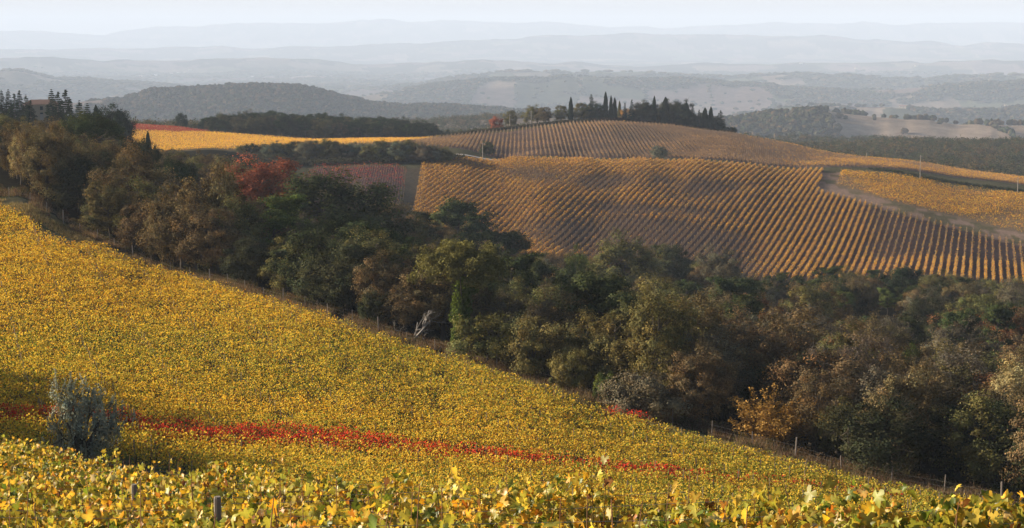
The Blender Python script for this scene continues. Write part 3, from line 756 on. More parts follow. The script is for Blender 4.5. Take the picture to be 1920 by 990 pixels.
for i, off in enumerate(np.arange(7.2, 62, 2.15)):
    x, y = row_points((off * KN[0], off * KN[1]), KD, [(-60, 5), (60, 5), (60, 90), (-60, 90)], knoll_ok, 60, 0.1)
    if len(x) < 20: continue
    NKNOLL += 1
    z = ground(x, y)
    lab = 'vine row at the very bottom of the picture, big yellow green leaves' if NKNOLL == 1 else f'leafy vine row on the knoll, {ordinal(NKNOLL)} back from the camera'
    t = link('vine_row', None); loc = np.array([x[0], y[0], z[0]]); t.location = loc
    tag(t, lab, 'vine row', 'close vine rows on the knoll')
    L = len(x) * 0.1
    per = 640 if off < 14 else 430 if off < 24 else 260
    size = 0.098 if off < 24 else 0.125
    n = int(L * per); kk = rng.integers(0, len(x), n)
    px = x[kk] + rng.uniform(-.06, .06, n); py = y[kk] + rng.uniform(-.06, .06, n)
    top = 1.50 + 0.42 * (fbm(px / 0.7, py * 0 + off, 3, 33) - 0.5) * 2
    u = px / py * F + 960
    if off < 24:      # shoots standing up out of the row near the right end
        top = top + 0.12 * np.exp(-((u - 1850) / 90) ** 2) - 0.05 * np.exp(-((u - 1560) / 130) ** 2)
    hh = rng.random(n) ** 0.75
    h = 0.45 + (top - 0.45) * hh
    sh = rng.random(n) < 0.06; h[sh] += rng.uniform(0, 0.28, sh.sum())
    lat = 0.24 * (1 - 0.35 * hh) * (0.8 + 0.5 * vnoise(px / 0.6, py / 0.6, 3))
    px += rng.normal(0, 1, n) * lat * -KD[1]; py += rng.normal(0, 1, n) * lat
    Pc = np.stack([px, py, z[kk] + h], 1) - loc
    N = unit(rng.normal(size=(n, 3)) * np.array([.8, .8, .6]) + np.array([-.25, -0.45, 0.45]))
    a = Acc()
    cc = col_knoll(px, py, n, rng)
    sz = size * rng.uniform(0.55, 1.3, n)
    real_leaves(a, Pc, N, sz, rng, 2 if off < 20 else 1, cc)
    link('foliage', a.mesh('foliage', M_VINE_NEAR, True), t)
    b = Acc()
    for q in np.arange(0, len(x), 3 if off < 24 else 6):          # shoots and canes
        X, Y, Z = np.array([x[q], y[q], z[q]]) - loc
        hgt = 1.55 + rng.uniform(-.2, .35); tp = rng.normal(0, 0.12, 2)
        b.tube([(X, Y, Z + .7), (X + tp[0] * .4, Y + tp[1] * .4, Z + 1.1), (X + tp[0], Y + tp[1], Z + hgt)], [.006, .005, .003], 4, (1, 1, 1), False)
    for q in np.arange(4, len(x), 9):          # gnarled vine stocks
        X, Y, Z = np.array([x[q], y[q], z[q]]) - loc
        b.tube([(X, Y, Z - .1), (X + rng.normal(0, .04), Y, Z + .35), (X + rng.normal(0, .07), Y, Z + .72)], [.035, .028, .022], 6)
    link('canes', b.mesh('canes', M_CANE), t)
    wv = Acc()
    for hw in (0.75, 1.15, 1.5):
        idx = np.unique(np.append(np.arange(0, len(x), 20), len(x) - 1))
        wv.tube(np.stack([x[idx], y[idx], z[idx] + hw], 1) - loc, 0.0022, 4, (1, 1, 1), False)
    link('wire', wv.mesh('wire', M_WIRE), t)
    if off < 40:
        c = Acc(); spots = []
        if NKNOLL == 1: spots = []
        q0 = [1e-9]
        q0 = q0 + list((np.arange(3, L, 6.5)) / L)
        for f_ in q0:
            q = min(len(x) - 1, int(f_ * len(x)))
            show = {5: (385, 931), 8: (238, 908)}.get(NKNOLL) if f_ < 1e-6 else None
            if f_ < 1e-6 and not show: continue
            if show: q = int(np.argmin(np.abs(x / y * F + 960 - show[0])))
            X, Y, Z = np.array([x[q], y[q], z[q]]) - loc
            c = Acc(); hp = -slope_of(show[1]) * y[q] - z[q] if show else 1.25
            rp = .036 if NKNOLL == 5 else .04
            c.tube([(X, Y, Z - .2), (X + .01, Y, Z + hp - .02), (X + .01, Y, Z + hp)], [rp, rp * .95, rp * .8], 8)
            link('post', c.mesh('post', M_POST), t)
print('knoll rows', NKNOLL)

# ------------------------------------------------------------------ trees
def blob_dirs(rng, n, zmin=-0.45):
    d = rng.normal(size=(n * 3, 3)); d = unit(d); d = d[d[:, 2] > zmin][:n]
    return d
def tree_mesh(kind, seed):
    ctrz = {'oak': 4.5, 'oaksparse': 4.5, 'oaktall': 6, 'holm': 3.5, 'bushy': 1.5, 'pine': 6.5, 'umbrella': 8, 'fir': 3, 'cedar': 3, 'olive': 1.6}.get(kind, 4)
    """unit: metres at natural size. returns dict name -> mesh, plus height"""
    rng = np.random.default_rng(seed)
    tr, cr, extra = Acc(), Acc(), None
    def clumps(C, rad, per, leaf, flat=0.8, updir=0.35, spread=1.0):
        C = np.asarray(C); nC = len(C)
        k = np.repeat(np.arange(nC), per); n = len(k)
        d = unit(rng.normal(size=(n, 3))); rr = rng.random(n) ** 0.5; out_ = rng.random(n) < .14; rr[out_] *= rng.uniform(1.1, 1.65, out_.sum())
        rad_ = np.broadcast_to(rad, (nC,))[k]
        off = d * (rr * rad_)[:, None] * np.array([spread, spread, flat])
        Pc = C[k] + off
        N = unit(d * 0.7 + unit(Pc - np.array([0, 0, ctrz])) * 1.0 + rng.normal(size=(n, 3)) * 0.55 + np.array([0, 0, updir * .6]))
        V, Fq = quads(Pc, N, leaf * rng.uniform(0.6, 1.35, n), rng)
        ct = rng.uniform(0.6, 1.4, nC)[k] * rng.uniform(0.7, 1.3, n)
        hue = rng.normal(0, 0.07, nC)[k] + rng.normal(0, 0.06, n)
        T = np.stack([ct * (1 + hue), ct, ct * (1 - hue * 0.6)], 1)
        cr.add(V, Fq, np.repeat(T, 4, 0))
    def twigs(C, nodes, r0=0.035, tint=(1, 1, 1)):
        for c in C:
            q = nodes[np.argmin(((nodes - c) ** 2).sum(1))]
            mid = (q + c) / 2 + rng.normal(0, 0.15, 3); 
            tr.tube([q, mid, c], [r0, r0 * .7, r0 * .35], 4, tint, False)
    if kind in ('oak', 'oaksparse', 'oaktall', 'holm', 'bushy'):
        H = {'oak': 10.5, 'oaksparse': 10.5, 'oaktall': 13.0, 'holm': 8.5, 'bushy': 4.6}[kind] * rng.uniform(.93, 1.07)
        R = {'oak': 4.3, 'oaksparse': 4.3, 'oaktall': 3.8, 'holm': 3.8, 'bushy': 2.8}[kind] * rng.uniform(.92, 1.08)
        base = {'oak': .10, 'oaksparse': .12, 'oaktall': .10, 'holm': .06, 'bushy': .02}[kind] * H
        cz = (H + base) / 2; rz = (H - base) / 2
        nl = {'oak': 125, 'oaksparse': 110, 'oaktall': 140, 'holm': 105, 'bushy': 60}[kind]
        dirs = blob_dirs(rng, nl, -0.75)
        ph = rng.uniform(0, 6.28, 6)
        env = 1 + 0.20 * np.sin(3 * np.arctan2(dirs[:, 1], dirs[:, 0]) + ph[0] + 2 * dirs[:, 2]) + 0.14 * np.sin(5 * np.arctan2(dirs[:, 1], dirs[:, 0]) + ph[1] - 4 * dirs[:, 2]) + rng.normal(0, .07, len(dirs))
        fr = rng.uniform(0.62, 1.0, len(dirs)) ** 0.7
        C = dirs * (env * fr)[:, None] * np.array([R, R, rz]) + np.array([0, 0, cz])
        C[:, 2] = np.maximum(C[:, 2], base * 0.8)
        C *= np.array([0.88, 0.88, 0.93])
        lean = rng.normal(0, 0.03, 2)
        ts = np.linspace(0, 1, 6); top = H * 0.62
        tp = np.stack([lean[0] * H * ts + 0.15 * np.sin(ts * 4 + ph[2]), lean[1] * H * ts + 0.15 * np.sin(ts * 5 + ph[3]), ts * top - 0.3 * (ts == 0)], 1)
        tr.tube(tp, np.interp(ts, [0, .12, 1], [0.30, 0.2, 0.07]) * H / 10, 8)
        nodes = [tp[3], tp[4], tp[5]]
        for q in range(11 if kind != 'bushy' else 6):
            s0 = rng.uniform(0.25, 0.95); p0 = np.array([np.interp(s0, ts, tp[:, m_]) for m_ in range(3)])
            tgt = C[rng.integers(len(C))] * np.array([.7, .7, 1]); tgt[2] = max(tgt[2] * 0.92, p0[2] + 0.2)
            m1 = p0 * .5 + tgt * .5 + rng.normal(0, .3, 3); m1[2] += 0.2
            tr.tube([p0, m1, tgt], np.array([.095, .06, .03]) * H / 10, 5, (1, 1, 1), False); nodes += [m1, tgt]
        nodes = np.array(nodes); twigs(C, nodes)
        per = {'oak': 190, 'oaksparse': 100, 'oaktall': 180, 'holm': 230, 'bushy': 200}[kind]
        rad = rng.uniform(0.45, 1.3, len(C)) * {'oak': 1.0, 'oaksparse': 1.0, 'oaktall': .95, 'holm': .95, 'bushy': .75}[kind]
        clumps(C, rad, per, {'oak': .175, 'oaksparse': .16, 'oaktall': .175, 'holm': .165, 'bushy': .14}[kind])
        if kind != 'bushy':       # fine bare twigs among the thin foliage
            e = Acc()
            for c in C:
                for _ in range(9 if kind == 'oaksparse' else 4):
                    d = unit(rng.normal(size=3) + unit(c - np.array([0, 0, cz])) * 1.2 + np.array([0, 0, .4]))
                    L_ = rng.uniform(.6, 1.3); s_ = np.cross(d, rng.normal(size=3)); s_ = unit(s_) * 0.018
                    q = c + rng.normal(0, .2, 3)
                    tr.add([q - s_, q + s_, q + d * L_ + s_ * .3, q + d * L_ - s_ * .3], [[0, 1, 2, 3]], (2.2, 2.0, 1.8))
    elif kind == 'pine':
        H = 11 * rng.uniform(.93, 1.07); R = 3.9
        ts = np.linspace(0, 1, 6); tp = np.stack([.5 * np.sin(ts * 2.2 + rng.uniform(0, 6)), .4 * np.sin(ts * 2 + rng.uniform(0, 6)), ts * H * .86 - .3 * (ts == 0)], 1); tp[:, :2] -= tp[0, :2]
        tr.tube(tp, np.interp(ts, [0, 1], [.24, .06]), 8)
        C = []
        for q in range(17):
            s0 = rng.uniform(.45, 1.0); p0 = np.array([np.interp(s0, ts, tp[:, m_]) for m_ in range(3)])
            a = rng.uniform(0, 6.28); L_ = R * (1.12 - s0 * .75) * rng.uniform(.7, 1.15)
            e = p0 + np.array([math.cos(a) * L_, math.sin(a) * L_, rng.uniform(.5, 1.7)])
            m1 = (p0 + e) / 2 + np.array([0, 0, -.15]); tr.tube([p0, m1, e], [.085, .05, .025], 5, (1, 1, 1), False)
            for f_ in (.55, .75, 1.0, 1.1):
                C.append(p0 + (e - p0) * f_ + rng.normal(0, .35, 3) * [1, 1, .4] + [0, 0, .25])
                C.append(p0 + (e - p0) * f_ + rng.normal(0, .6, 3) * [1, 1, .3])
        C.append(tp[-1] + [0, 0, .8]); C.append(tp[-1] + [.5, .1, .3]); C.append(tp[-1] + [-.5, -.3, .3])
        C = np.array(C); clumps(C, rng.uniform(.55, .95, len(C)), 120, .17, .55, .6)
    elif kind == 'umbrella':
        H = 11.5; ts = np.linspace(0, 1, 6); tp = np.stack([.4 * np.sin(ts * 2.2), .3 * np.sin(ts * 2), ts * H * .7 - .3 * (ts == 0)], 1)
        tr.tube(tp, np.interp(ts, [0, 1], [.27, .15]), 8)
        C = []
        for q in range(85):
            a = rng.uniform(0, 6.28); r_ = math.sqrt(rng.random()) * 5.6
            zt = H * .97 - 0.075 * r_ ** 2 + .3 * math.sin(3 * a) + rng.normal(0, .25)
            C.append((math.cos(a) * r_, math.sin(a) * r_, zt - (rng.random() < .3) * .8))
            if q % 7 == 0:
                e = np.array(C[-1]) - [0, 0, .5]; m1 = (tp[-1] + e) / 2 + [0, 0, -.4]; tr.tube([tp[-1], m1, e], [.12, .07, .03], 5, (1, 1, 1), False)
        C = np.array(C); clumps(C, rng.uniform(.7, 1.1, len(C)), 150, .18, .65, .6)
    elif kind == 'cypress':
        H = 12 * rng.uniform(.95, 1.05); R = 1.25
        tr.tube([(0, 0, -.3), (0, 0, H * .5), (0, 0, H * .93)], [.16, .1, .02], 6)
        n = 8500; t = rng.random(n) ** .85; zz = .35 + t * (H - .35)
        prof = np.interp(t, [0, .06, .25, .55, .8, .93, 1], [.45, .8, 1, .9, .6, .33, .04]) * R
        a = rng.uniform(0, 6.28, n)
        lump = 1 + .16 * np.sin(3 * a + zz * 1.7 + seed) + .12 * np.sin(5 * a - zz * 2.9)
        rr = prof * lump * rng.uniform(.6, 1.05, n)
        Pc = np.stack([np.cos(a) * rr, np.sin(a) * rr, zz], 1)
        N = unit(np.stack([np.cos(a), np.sin(a), .25 + 0 * a], 1) + rng.normal(0, .45, (n, 3)))
        V, Fq = quads(Pc, N, .2 * rng.uniform(.6, 1.3, n), rng, 1.7)
        ct = rng.uniform(.65, 1.35, n) * (1 + .25 * (vnoise(a * 1.5, zz * .8, seed) - .5)); cr.add(V, Fq, np.repeat(np.stack([ct, ct, ct], 1), 4, 0))
    elif kind in ('fir', 'cedar'):
        H = 13 * rng.uniform(.95, 1.05); R = 3.0 if kind == 'fir' else 4.0
        tr.tube([(0, 0, -.3), (0, 0, H * .5), (0, 0, H * .97)], [.22, .13, .02], 6)
        C = []
        for z_ in np.arange(1.0, H * .97, .62):
            f_ = 1 - z_ / H; Rz = R * (f_ ** .85) * rng.uniform(.8, 1.15) + .12
            for q in range(max(3, int(8 * f_ + 3))):
                a = rng.uniform(0, 6.28); e = np.array([math.cos(a) * Rz, math.sin(a) * Rz, z_ - Rz * (.22 if kind == 'fir' else -.02) + .1])
                tr.tube([(0, 0, z_), e * [.5, .5, 0] + [0, 0, z_ + .03], e], [.05, .03, .012], 4, (1, 1, 1), False)
                for g_ in ((.4, .7, .95) if f_ > .25 else (.5, .9)): C.append(np.array([0, 0, z_]) + (e - [0, 0, z_]) * g_)
        for g_ in (.9, .95, 1.0): C.append((0, 0, H * g_))
        C = np.array(C); rr_ = np.hypot(C[:, 0], C[:, 1])
        clumps(C, .36 + .30 * rr_ / R, 62, .23, .5, .5)
    elif kind == 'olive':
        H = 4.1; 
        for s_ in range(4):
            a = s_ * 1.7 + .4; b_ = np.array([.2 * math.cos(a), .2 * math.sin(a), -.15]); e = np.array([1.2 * math.cos(a), 1.1 * math.sin(a), 1.9])
            tr.tube([b_, b_ * .5 + e * .45 + [0, 0, .3], e], [.14, .1, .05], 6)
        ctr = np.array([[-.9, 0, 2.9], [.5, .2, 2.4], [1.7, .1, 1.6], [-.2, -.5, 1.9], [-1.5, .3, 1.2], [.2, -.4, .9], [-.7, .2, 1.1], [1.1, .1, .9], [.3, .8, 2.2], [.9, -.6, 1.6], [-.8, .6, 2.3], [1.4, .5, 1.9]])
        C = []
        for c in ctr:
            for _ in range(13):
                q = c + rng.normal(0, .42, 3) * [1.1, 1.1, 1.15]; C.append(q)
        C = np.array(C); C[:, 2] = np.clip(C[:, 2], .5, 4.2)
        nodes = np.concatenate([ctr * [.75, .75, .85], [[0, 0, 1.2]]]); 
        for q in nodes[:-1]: tr.tube([(0, 0, .5), q * [.5, .5, .7], q], [.08, .05, .03], 5, (1, 1, 1), False)
        twigs(C, nodes, .02)
        clumps(C, rng.uniform(.22, .45, len(C)), 58, .09, .9, .2)
        for c in C:      # upright whips
            d = unit(rng.normal(0, .35, 3) + [0, 0, 1]); L_ = rng.uniform(.3, .75)
            m_ = 22; t_ = rng.random(m_); Pc = c + d * (t_ * L_)[:, None] + rng.normal(0, .03, (m_, 3))
            V, Fq = quads(Pc, unit(rng.normal(size=(m_, 3))), .09, rng, 2.0); cr.add(V, Fq, np.ones((m_ * 4, 3)) * rng.uniform(.8, 1.4))
    elif kind == 'fan':            # golden shrub of upright plumes
        H = 5.2
        for q in range(60):
            a = rng.uniform(0, 6.28); tilt = rng.uniform(.05, .85) ** .8; L_ = H * rng.uniform(.62, 1.05) * (1 - .25 * tilt)
            d = np.array([math.cos(a) * math.sin(tilt), math.sin(a) * math.sin(tilt), math.cos(tilt)])
            b_ = np.array([math.cos(a) * .3, math.sin(a) * .3, -.1]); e = b_ + d * L_; m1 = (b_ + e) / 2 + [0, 0, .15]
            tr.tube([b_, m1, e], [.03, .02, .008], 4, (1, 1, 1), False)
            m_ = 190; t_ = rng.uniform(.22, 1.02, m_); w_ = .42 * (1.1 - t_)[:, None] + .06
            Pc = b_ + d * (t_ * L_)[:, None] + [0, 0, .1] + rng.normal(0, 1, (m_, 3)) * w_
            V, Fq = quads(Pc, unit(rng.normal(size=(m_, 3)) + [0, 0, .3]), .15 * rng.uniform(.6, 1.3, m_), rng)
            ct = rng.uniform(.7, 1.3, m_); cr.add(V, Fq, np.repeat(np.stack([ct, ct, ct], 1), 4, 0))
    elif kind in ('bare', 'deadfall'):
        H = 7.5
        def br(p, d, L_, r_, dep):
            q = p + d * L_; m1 = (p + q) / 2 + rng.normal(0, .08 * L_, 3)
            tr.tube([p, m1, q], [r_, r_ * .8, r_ * .55], 6 if r_ > .04 else 4, (1, 1, 1), False)
            if dep == 0: return
            for _ in range(rng.integers(2, 4)):
                s_ = rng.uniform(.35, 1); nd_ = unit(d + rng.normal(0, .62, 3) + [0, 0, .12 if kind == 'bare' else -.05])
                br(p + (q - p) * s_, nd_, L_ * rng.uniform(.55, .8), r_ * .52, dep - 1)
        if kind == 'bare': br(np.array([0, 0, -.2]), unit(np.array([.1, 0, 1])), 3.0, .16, 5)
        else:
            br(np.array([0, 0, -.1]), unit(np.array([.75, .1, .9])), 3.2, .2, 4); br(np.array([-.2, 0, .1]), unit(np.array([-.9, 0, .5])), 2.6, .12, 4)
            br(np.array([.2, .3, 0]), unit(np.array([.2, .3, .8])), 2.4, .12, 4)
    elif kind == 'ivyoak':
        H = 13.0
        ts = np.linspace(0, 1, 6); tp = np.stack([.9 * ts ** 2 - .2, .2 * ts, ts * 8.5 - .3 * (ts == 0)], 1)
        tr.tube(tp, np.interp(ts, [0, 1], [.32, .14]), 8)
        ex = Acc(); sv, cr2 = cr, ex
        C = []
        for t_ in np.linspace(0.04, .97, 46):
            p0 = np.array([np.interp(t_, ts, tp[:, m_]) for m_ in range(3)]); w_ = .75 + .9 * max(0, t_ - .35) + .2 * math.sin(t_ * 17)
            for _ in range(4):
                a = rng.uniform(0, 6.28); C.append(p0 + [math.cos(a) * w_ * rng.uniform(.3, 1), math.sin(a) * w_ * rng.uniform(.3, 1), rng.normal(0, .2)])
        cr = ex; 
        C = np.array(C); k = np.repeat(np.arange(len(C)), 95); n_ = len(k)
        d = unit(rng.normal(size=(n_, 3))); Pc = C[k] + d * (rng.random(n_) ** .5 * .55)[:, None]
        V, Fq = quads(Pc, unit(d + rng.normal(0, .6, (n_, 3))), .17 * rng.uniform(.6, 1.3, n_), rng)
        ct = rng.uniform(.7, 1.3, len(C))[k] * rng.uniform(.7, 1.3, n_); ex.add(V, Fq, np.repeat(np.stack([ct, ct, ct], 1), 4, 0))
        cr = sv
        dirs = blob_dirs(rng, 150, -.35)
        C = dirs * rng.uniform(.6, 1.0, (len(dirs), 1)) * np.array([4.9, 4.4, 3.1]) * (1 + .15 * np.sin(4 * np.arctan2(dirs[:, 1], dirs[:, 0])))[:, None] + np.array([-.1, 0, 9.2])
        nodes = [tp[4], tp[5]]
        for q in range(13):
            p0 = tp[rng.integers(3, 6)]; tgt = C[rng.integers(len(C))] * [.75, .75, .95]; m1 = (p0 + tgt) / 2 + [0, 0, .3]
            tr.tube([p0, m1, tgt], [.11, .07, .03], 5, (1, 1, 1), False); nodes += [m1, tgt]
        twigs(C, np.array(nodes))
        sv2 = cr
        k = np.repeat(np.arange(len(C)), 150); n_ = len(k); rad_ = rng.uniform(.6, 1.1, len(C))[k]
        d = unit(rng.normal(size=(n_, 3))); Pc = C[k] + d * (rng.random(n_) ** .45 * rad_)[:, None] * [1, 1, .8]
        V, Fq = quads(Pc, unit(d * .8 + rng.normal(0, .8, (n_, 3)) + [0, 0, .35]), .2 * rng.uniform(.6, 1.3, n_), rng)
        ct = rng.uniform(.72, 1.28, len(C))[k] * rng.uniform(.7, 1.3, n_); cr.add(V, Fq, np.repeat(np.stack([ct, ct, ct], 1), 4, 0))
        extra = ex
    out = {'H': H, 'trunk': tr.mesh('trunk', M_DEADWOOD if kind in ('bare', 'deadfall') else M_BARK)}
    if kind in ('bare', 'deadfall'): return out
    out['crown'] = cr.mesh('crown', M_NEEDLE if kind in ('pine', 'umbrella', 'cypress', 'fir', 'cedar') else M_LEAF)
    out['raw'] = (np.concatenate(cr.V), np.concatenate(cr.T))
    if extra: out['ivy'] = extra.mesh('ivy', M_LEAF)
    return out
TM = {}
def variant(kind, v):
    if (kind, v) not in TM: TM[(kind, v)] = tree_mesh(kind, 1000 + 37 * v + sum(map(ord, kind)))
    return TM[(kind, v)]
NV = {'oak': 5, 'oaksparse': 4, 'oaktall': 3, 'holm': 3, 'bushy': 4, 'pine': 4, 'umbrella': 1, 'cypress': 3, 'fir': 3, 'cedar': 2, 'olive': 1, 'fan': 1, 'bare': 1, 'deadfall': 1, 'ivyoak': 1}
NAMES = {'oak': 'oak_tree', 'oaksparse': 'oak_tree', 'oaktall': 'oak_tree', 'holm': 'holm_oak', 'bushy': 'shrub', 'pine': 'pine_tree', 'umbrella': 'pine_tree', 'cypress': 'cypress_tree', 'fir': 'fir_tree', 'cedar': 'cedar_tree',
         'olive': 'olive_tree', 'fan': 'golden_shrub', 'bare': 'dead_tree', 'deadfall': 'fallen_tree', 'ivyoak': 'oak_tree'}
trng = np.random.default_rng(2024)
COLR = {'brown': (0.15, 0.105, 0.05), 'olive': (0.14, 0.125, 0.045), 'grey': (0.14, 0.118, 0.078), 'rust': (0.19, 0.085, 0.037), 'green': (0.052, 0.056, 0.027), 'pine': (0.056, 0.068, 0.026), 'lime': (0.105, 0.13, 0.035),
        'gold': (0.34, 0.20, 0.055), 'pale': (0.34, 0.27, 0.12), 'russet': (0.29, 0.088, 0.045), 'silver': (0.36, 0.36, 0.30), 'dark': (0.022, 0.034, 0.016), 'cyp': (0.02, 0.03, 0.014), 'ivy': (0.10, 0.135, 0.03), 'red': (0.30, 0.05, 0.04)}
def plant(kind, x, y, h=None, color='brown', v=None, rot=None, wide=1.0, label=None, group=None, cat='tree', sink=0.0, name=None, jit=0.12):
    v = int(trng.integers(NV[kind])) if v is None else v
    M = variant(kind, v)
    s = (h / M['H']) if h else 1.0
    t = link(name or NAMES[kind], None, None, (x, y, gz(x, y) - sink), (0, 0, float(trng.uniform(0, 6.28)) if rot is None else rot), (s * wide, s * wide, s))
    tag(t, label, cat, group)
    link('trunk', M['trunk'], t)
    c = np.array(COLR[color] if isinstance(color, str) else color) * trng.uniform(1 - jit, 1 + jit) * (1 + trng.normal(0, jit * .3, 3))
    if 'crown' in M:
        o = link('crown', M['crown'], t); o.color = (*np.clip(c, 0, 1), 1)
    if 'ivy' in M:
        o = link('ivy', M['ivy'], t); o.color = (*COLR['ivy'], 1)
    return t
def plant_px(kind, px, ptop, Y, pbot=None, **kw):
    """a tree standing at depth Y in the direction of column px, as tall as the photograph shows it"""
    x, y, _ = sight(px, 300, Y)
    x = (px - 960) / F * Y * 1.0
    z0 = gz(x, y); zt = -slope_of(ptop) * y
    # column for the tree's middle height
    h = max(zt - z0, 1.0)
    return plant(kind, x, y, h=h, **kw)
# ------------------------------------------------------------------ landmark trees
LM = []      # (key phrase, x, y)
def lm(phrase, o): LM.append((phrase, o.location.x, o.location.y)); return o
OL = plant('olive', OLIVE[0], OLIVE[1], h=5.2, color=(.28, .29, .235), rot=0.3, wide=0.8, label='silver grey olive tree among the near vines beside the scarlet row', cat='olive tree')
lm('ivy-clad oak', plant_px('ivyoak', 862, 440, 194, color='olive', rot=0.0, label='tall oak by the fence with bright green ivy up its trunk'))
lm('rust-red tree', plant_px('oaktall', 497, 285, 350, color='russet', v=1, wide=1.45, jit=0, name='pine_tree', label='rust red dead-needled tree standing out of the brown wood'))
lm('pale leafy tree', plant_px('oaktall', 38, 252, 292, color='pale', v=0, wide=0.8, jit=0, name='poplar_tree', label='narrow pale yellowish tree where the grass strip begins'))
lm('golden plumed shrub', plant_px('fan', 1462, 728, 158, color='gold', jit=0, wide=1.5, label='golden shrub of upright plumes in front of the darkest trees', cat='shrub'))
lm('broad green pine', plant_px('umbrella', 172, 212, 330, color='pine', rot=1.0, wide=0.82, jit=0, label='broad bright green pine topping the brown wood near the cypress pair'))
plant_px('umbrella', 318, 300, 320, color='pine', rot=2.2, wide=0.62, label='flat-topped green pine level with the rust red tree, uphill side')
plant_px('umbrella', 262, 262, 345, color='green', rot=4.0, wide=0.5, label='dark green pine right under the cypress pair, touching the gold strip')
plant_px('holm', 620, 318, 330, color='pine', wide=1.45, rot=1.1, label='big round dark green pine in front of the red plot')
plant_px('pine', 505, 365, 262, color='lime', wide=1.35, rot=0.4, jit=0, label='yellow green pine sticking out of the wood below the rust red tree')
plant_px('pine', 848, 370, 390, color='pine', wide=1.1, rot=2.0, label='tall dark green pine overlapping the corner of the striped vineyard')
plant_px('pine', 912, 398, 400, color='pine', wide=1.15, rot=3.0, label='round dark pine just downhill of the pine at the vineyard corner')
plant_px('pine', 965, 430, 385, color='pine', wide=1.1, rot=5.0, label='third dark pine stepping down from the vineyard corner')
plant_px('pine', 785, 395, 395, color='green', wide=1.2, rot=5.5, label='low dark green pine under the end of the brown track')
plant_px('oak', 722, 362, 380, color='brown', wide=0.95, rot=1.5, label='copper brown oak crowded against the foot of the red plot')
plant_px('oak', 1085, 458, 330, color='lime', wide=0.55, label='small green tree on the crest of the wood under the bare vine rows')
plant_px('oak', 1265, 448, 420, color='green', wide=0.9, label='dark green crown against the bare lower vine rows')
plant_px('oak', 1170, 440, 372, color='olive', wide=1.15, label='high olive gold crown against the bare lower vine rows')
plant_px('oak', 1350, 462, 400, color='grey', wide=1.0, label='grey tan crown at the corner where bare vine rows turn gold')
plant_px('holm', 1700, 498, 400, color='dark', wide=1.5, label='blackish round oak under the posts of the bare rows')
lm('bare white tree', plant_px('bare', 1765, 598, 290, rot=1.0, label='dead white tree with bare branches inside the right-hand wood', cat='dead tree'))
lm('tan willow-like tree', plant_px('oaktall', 1935, 670, 165, color='pale', v=1, wide=1.1, jit=0, name='willow_tree', label='pale tan feathery tree cut by the right edge of the picture'))
plant_px('pine', 1890, 640, 262, color='lime', wide=1.2, label='bright green pine behind the pale tan feathery tree')
plant_px('holm', 1720, 645, 225, color='lime', wide=0.6, label='small bright green bush-like pine amid the dark wood')
plant_px('pine', 1672, 540, 360, color='lime', wide=1.0, label='light green pine below the blackish round oak')
plant_px('pine', 1590, 545, 340, color='lime', wide=1.0, label='soft green pine uphill of the light green pine, a shade darker')
plant_px('oak', 1585, 605, 180, color='olive', wide=0.8, v=2, label='ragged brown tree behind the golden plumed shrub, towering over it')
plant_px('oaktall', 1240, 525, 172, color='olive', wide=0.95, v=1, label='tall olive brown oak leaning over the fence with leafy lower trunk')
lm('fallen white branches', plant_px('deadfall', 768, 525, 197, rot=0.0, label='fallen bleached tree with white branches beside the ivy clad oak', cat='dead tree'))
for px, pt, Y, w, c, lab in ((915, 585, 184, 1.1, 'olive', 'round grey green shrub right beside the foot of the ivy clad oak'), (700, 545, 203, .8, 'green', 'small dark shrub behind the white fence post'),
        (1000, 600, 180, .9, 'olive', 'round olive shrub second downhill of the ivy clad oak'), (1075, 655, 174, .8, 'olive', 'upright leafy shrub at the fence below the round olive shrub'),
        (1140, 700, 170, .7, 'lime', 'low yellow green shrub just above the lone red vines'), (1215, 690, 163, 1.2, 'grey', 'wide grey brown shrub spilling over the fence past the red vines'),
        (1610, 745, 156, 1.0, 'olive', 'sunlit olive shrub low in the black part of the wood'), (1700, 790, 150, .8, 'grey', 'grey shrub deepest in the black corner of the wood')):
    plant_px('bushy', px, pt, Y, color=c, wide=w, label=lab, cat='shrub')

# ------------------------------------------------------------------ the wood in the gully
TOPS_X = [-300, 0, 60, 120, 200, 280, 330, 450, 560, 640, 720, 790, 860, 960, 1050, 1150, 1270, 1360, 1420, 1500, 1600, 1700, 1820, 1920, 2200]
# the farthest edge of the wood, as depth in each direction
EDGE_X = [-400, 0, 100, 200, 300, 420, 520, 600, 700, 760, 800, 880, 960, 1100, 1380, 1500, 1700, 1920, 2300]
EDGE_Y = [760, 740, 700, 640, 590, 560, 540, 520, 500, 480, 470, 465, 470, 470, 455, 448, 440, 436, 436]
WOOD = []
wr = np.random.default_rng(99)
placed = [(o.location.x, o.location.y) for o in bpy.data.objects if o.type == 'EMPTY' and o.get('category') in ('tree', 'dead tree') ]
def top_limit(px):   # rows of the picture the crowns must stay under (tops of the wood in the photograph)
    return np.interp(px, [-300, 0, 100, 150, 230, 260, 300, 400, 460, 560, 620, 690, 740, 790, 830, 880, 940, 1000, 1060, 1110, 1170, 1230, 1300, 1360, 1400, 1480, 1560, 1650, 1750, 1850, 1920, 2300],
                     [215, 215, 222, 240, 250, 272, 275, 282, 290, 300, 330, 352, 366, 392, 398, 408, 428, 438, 448, 462, 448, 455, 470, 478, 512, 514, 500, 500, 498, 512, 515, 520])
yy = 128.0; rank = 0
cands = []
for gy in np.arange(120, 760, 1.0):
    pass
sp = 5.6
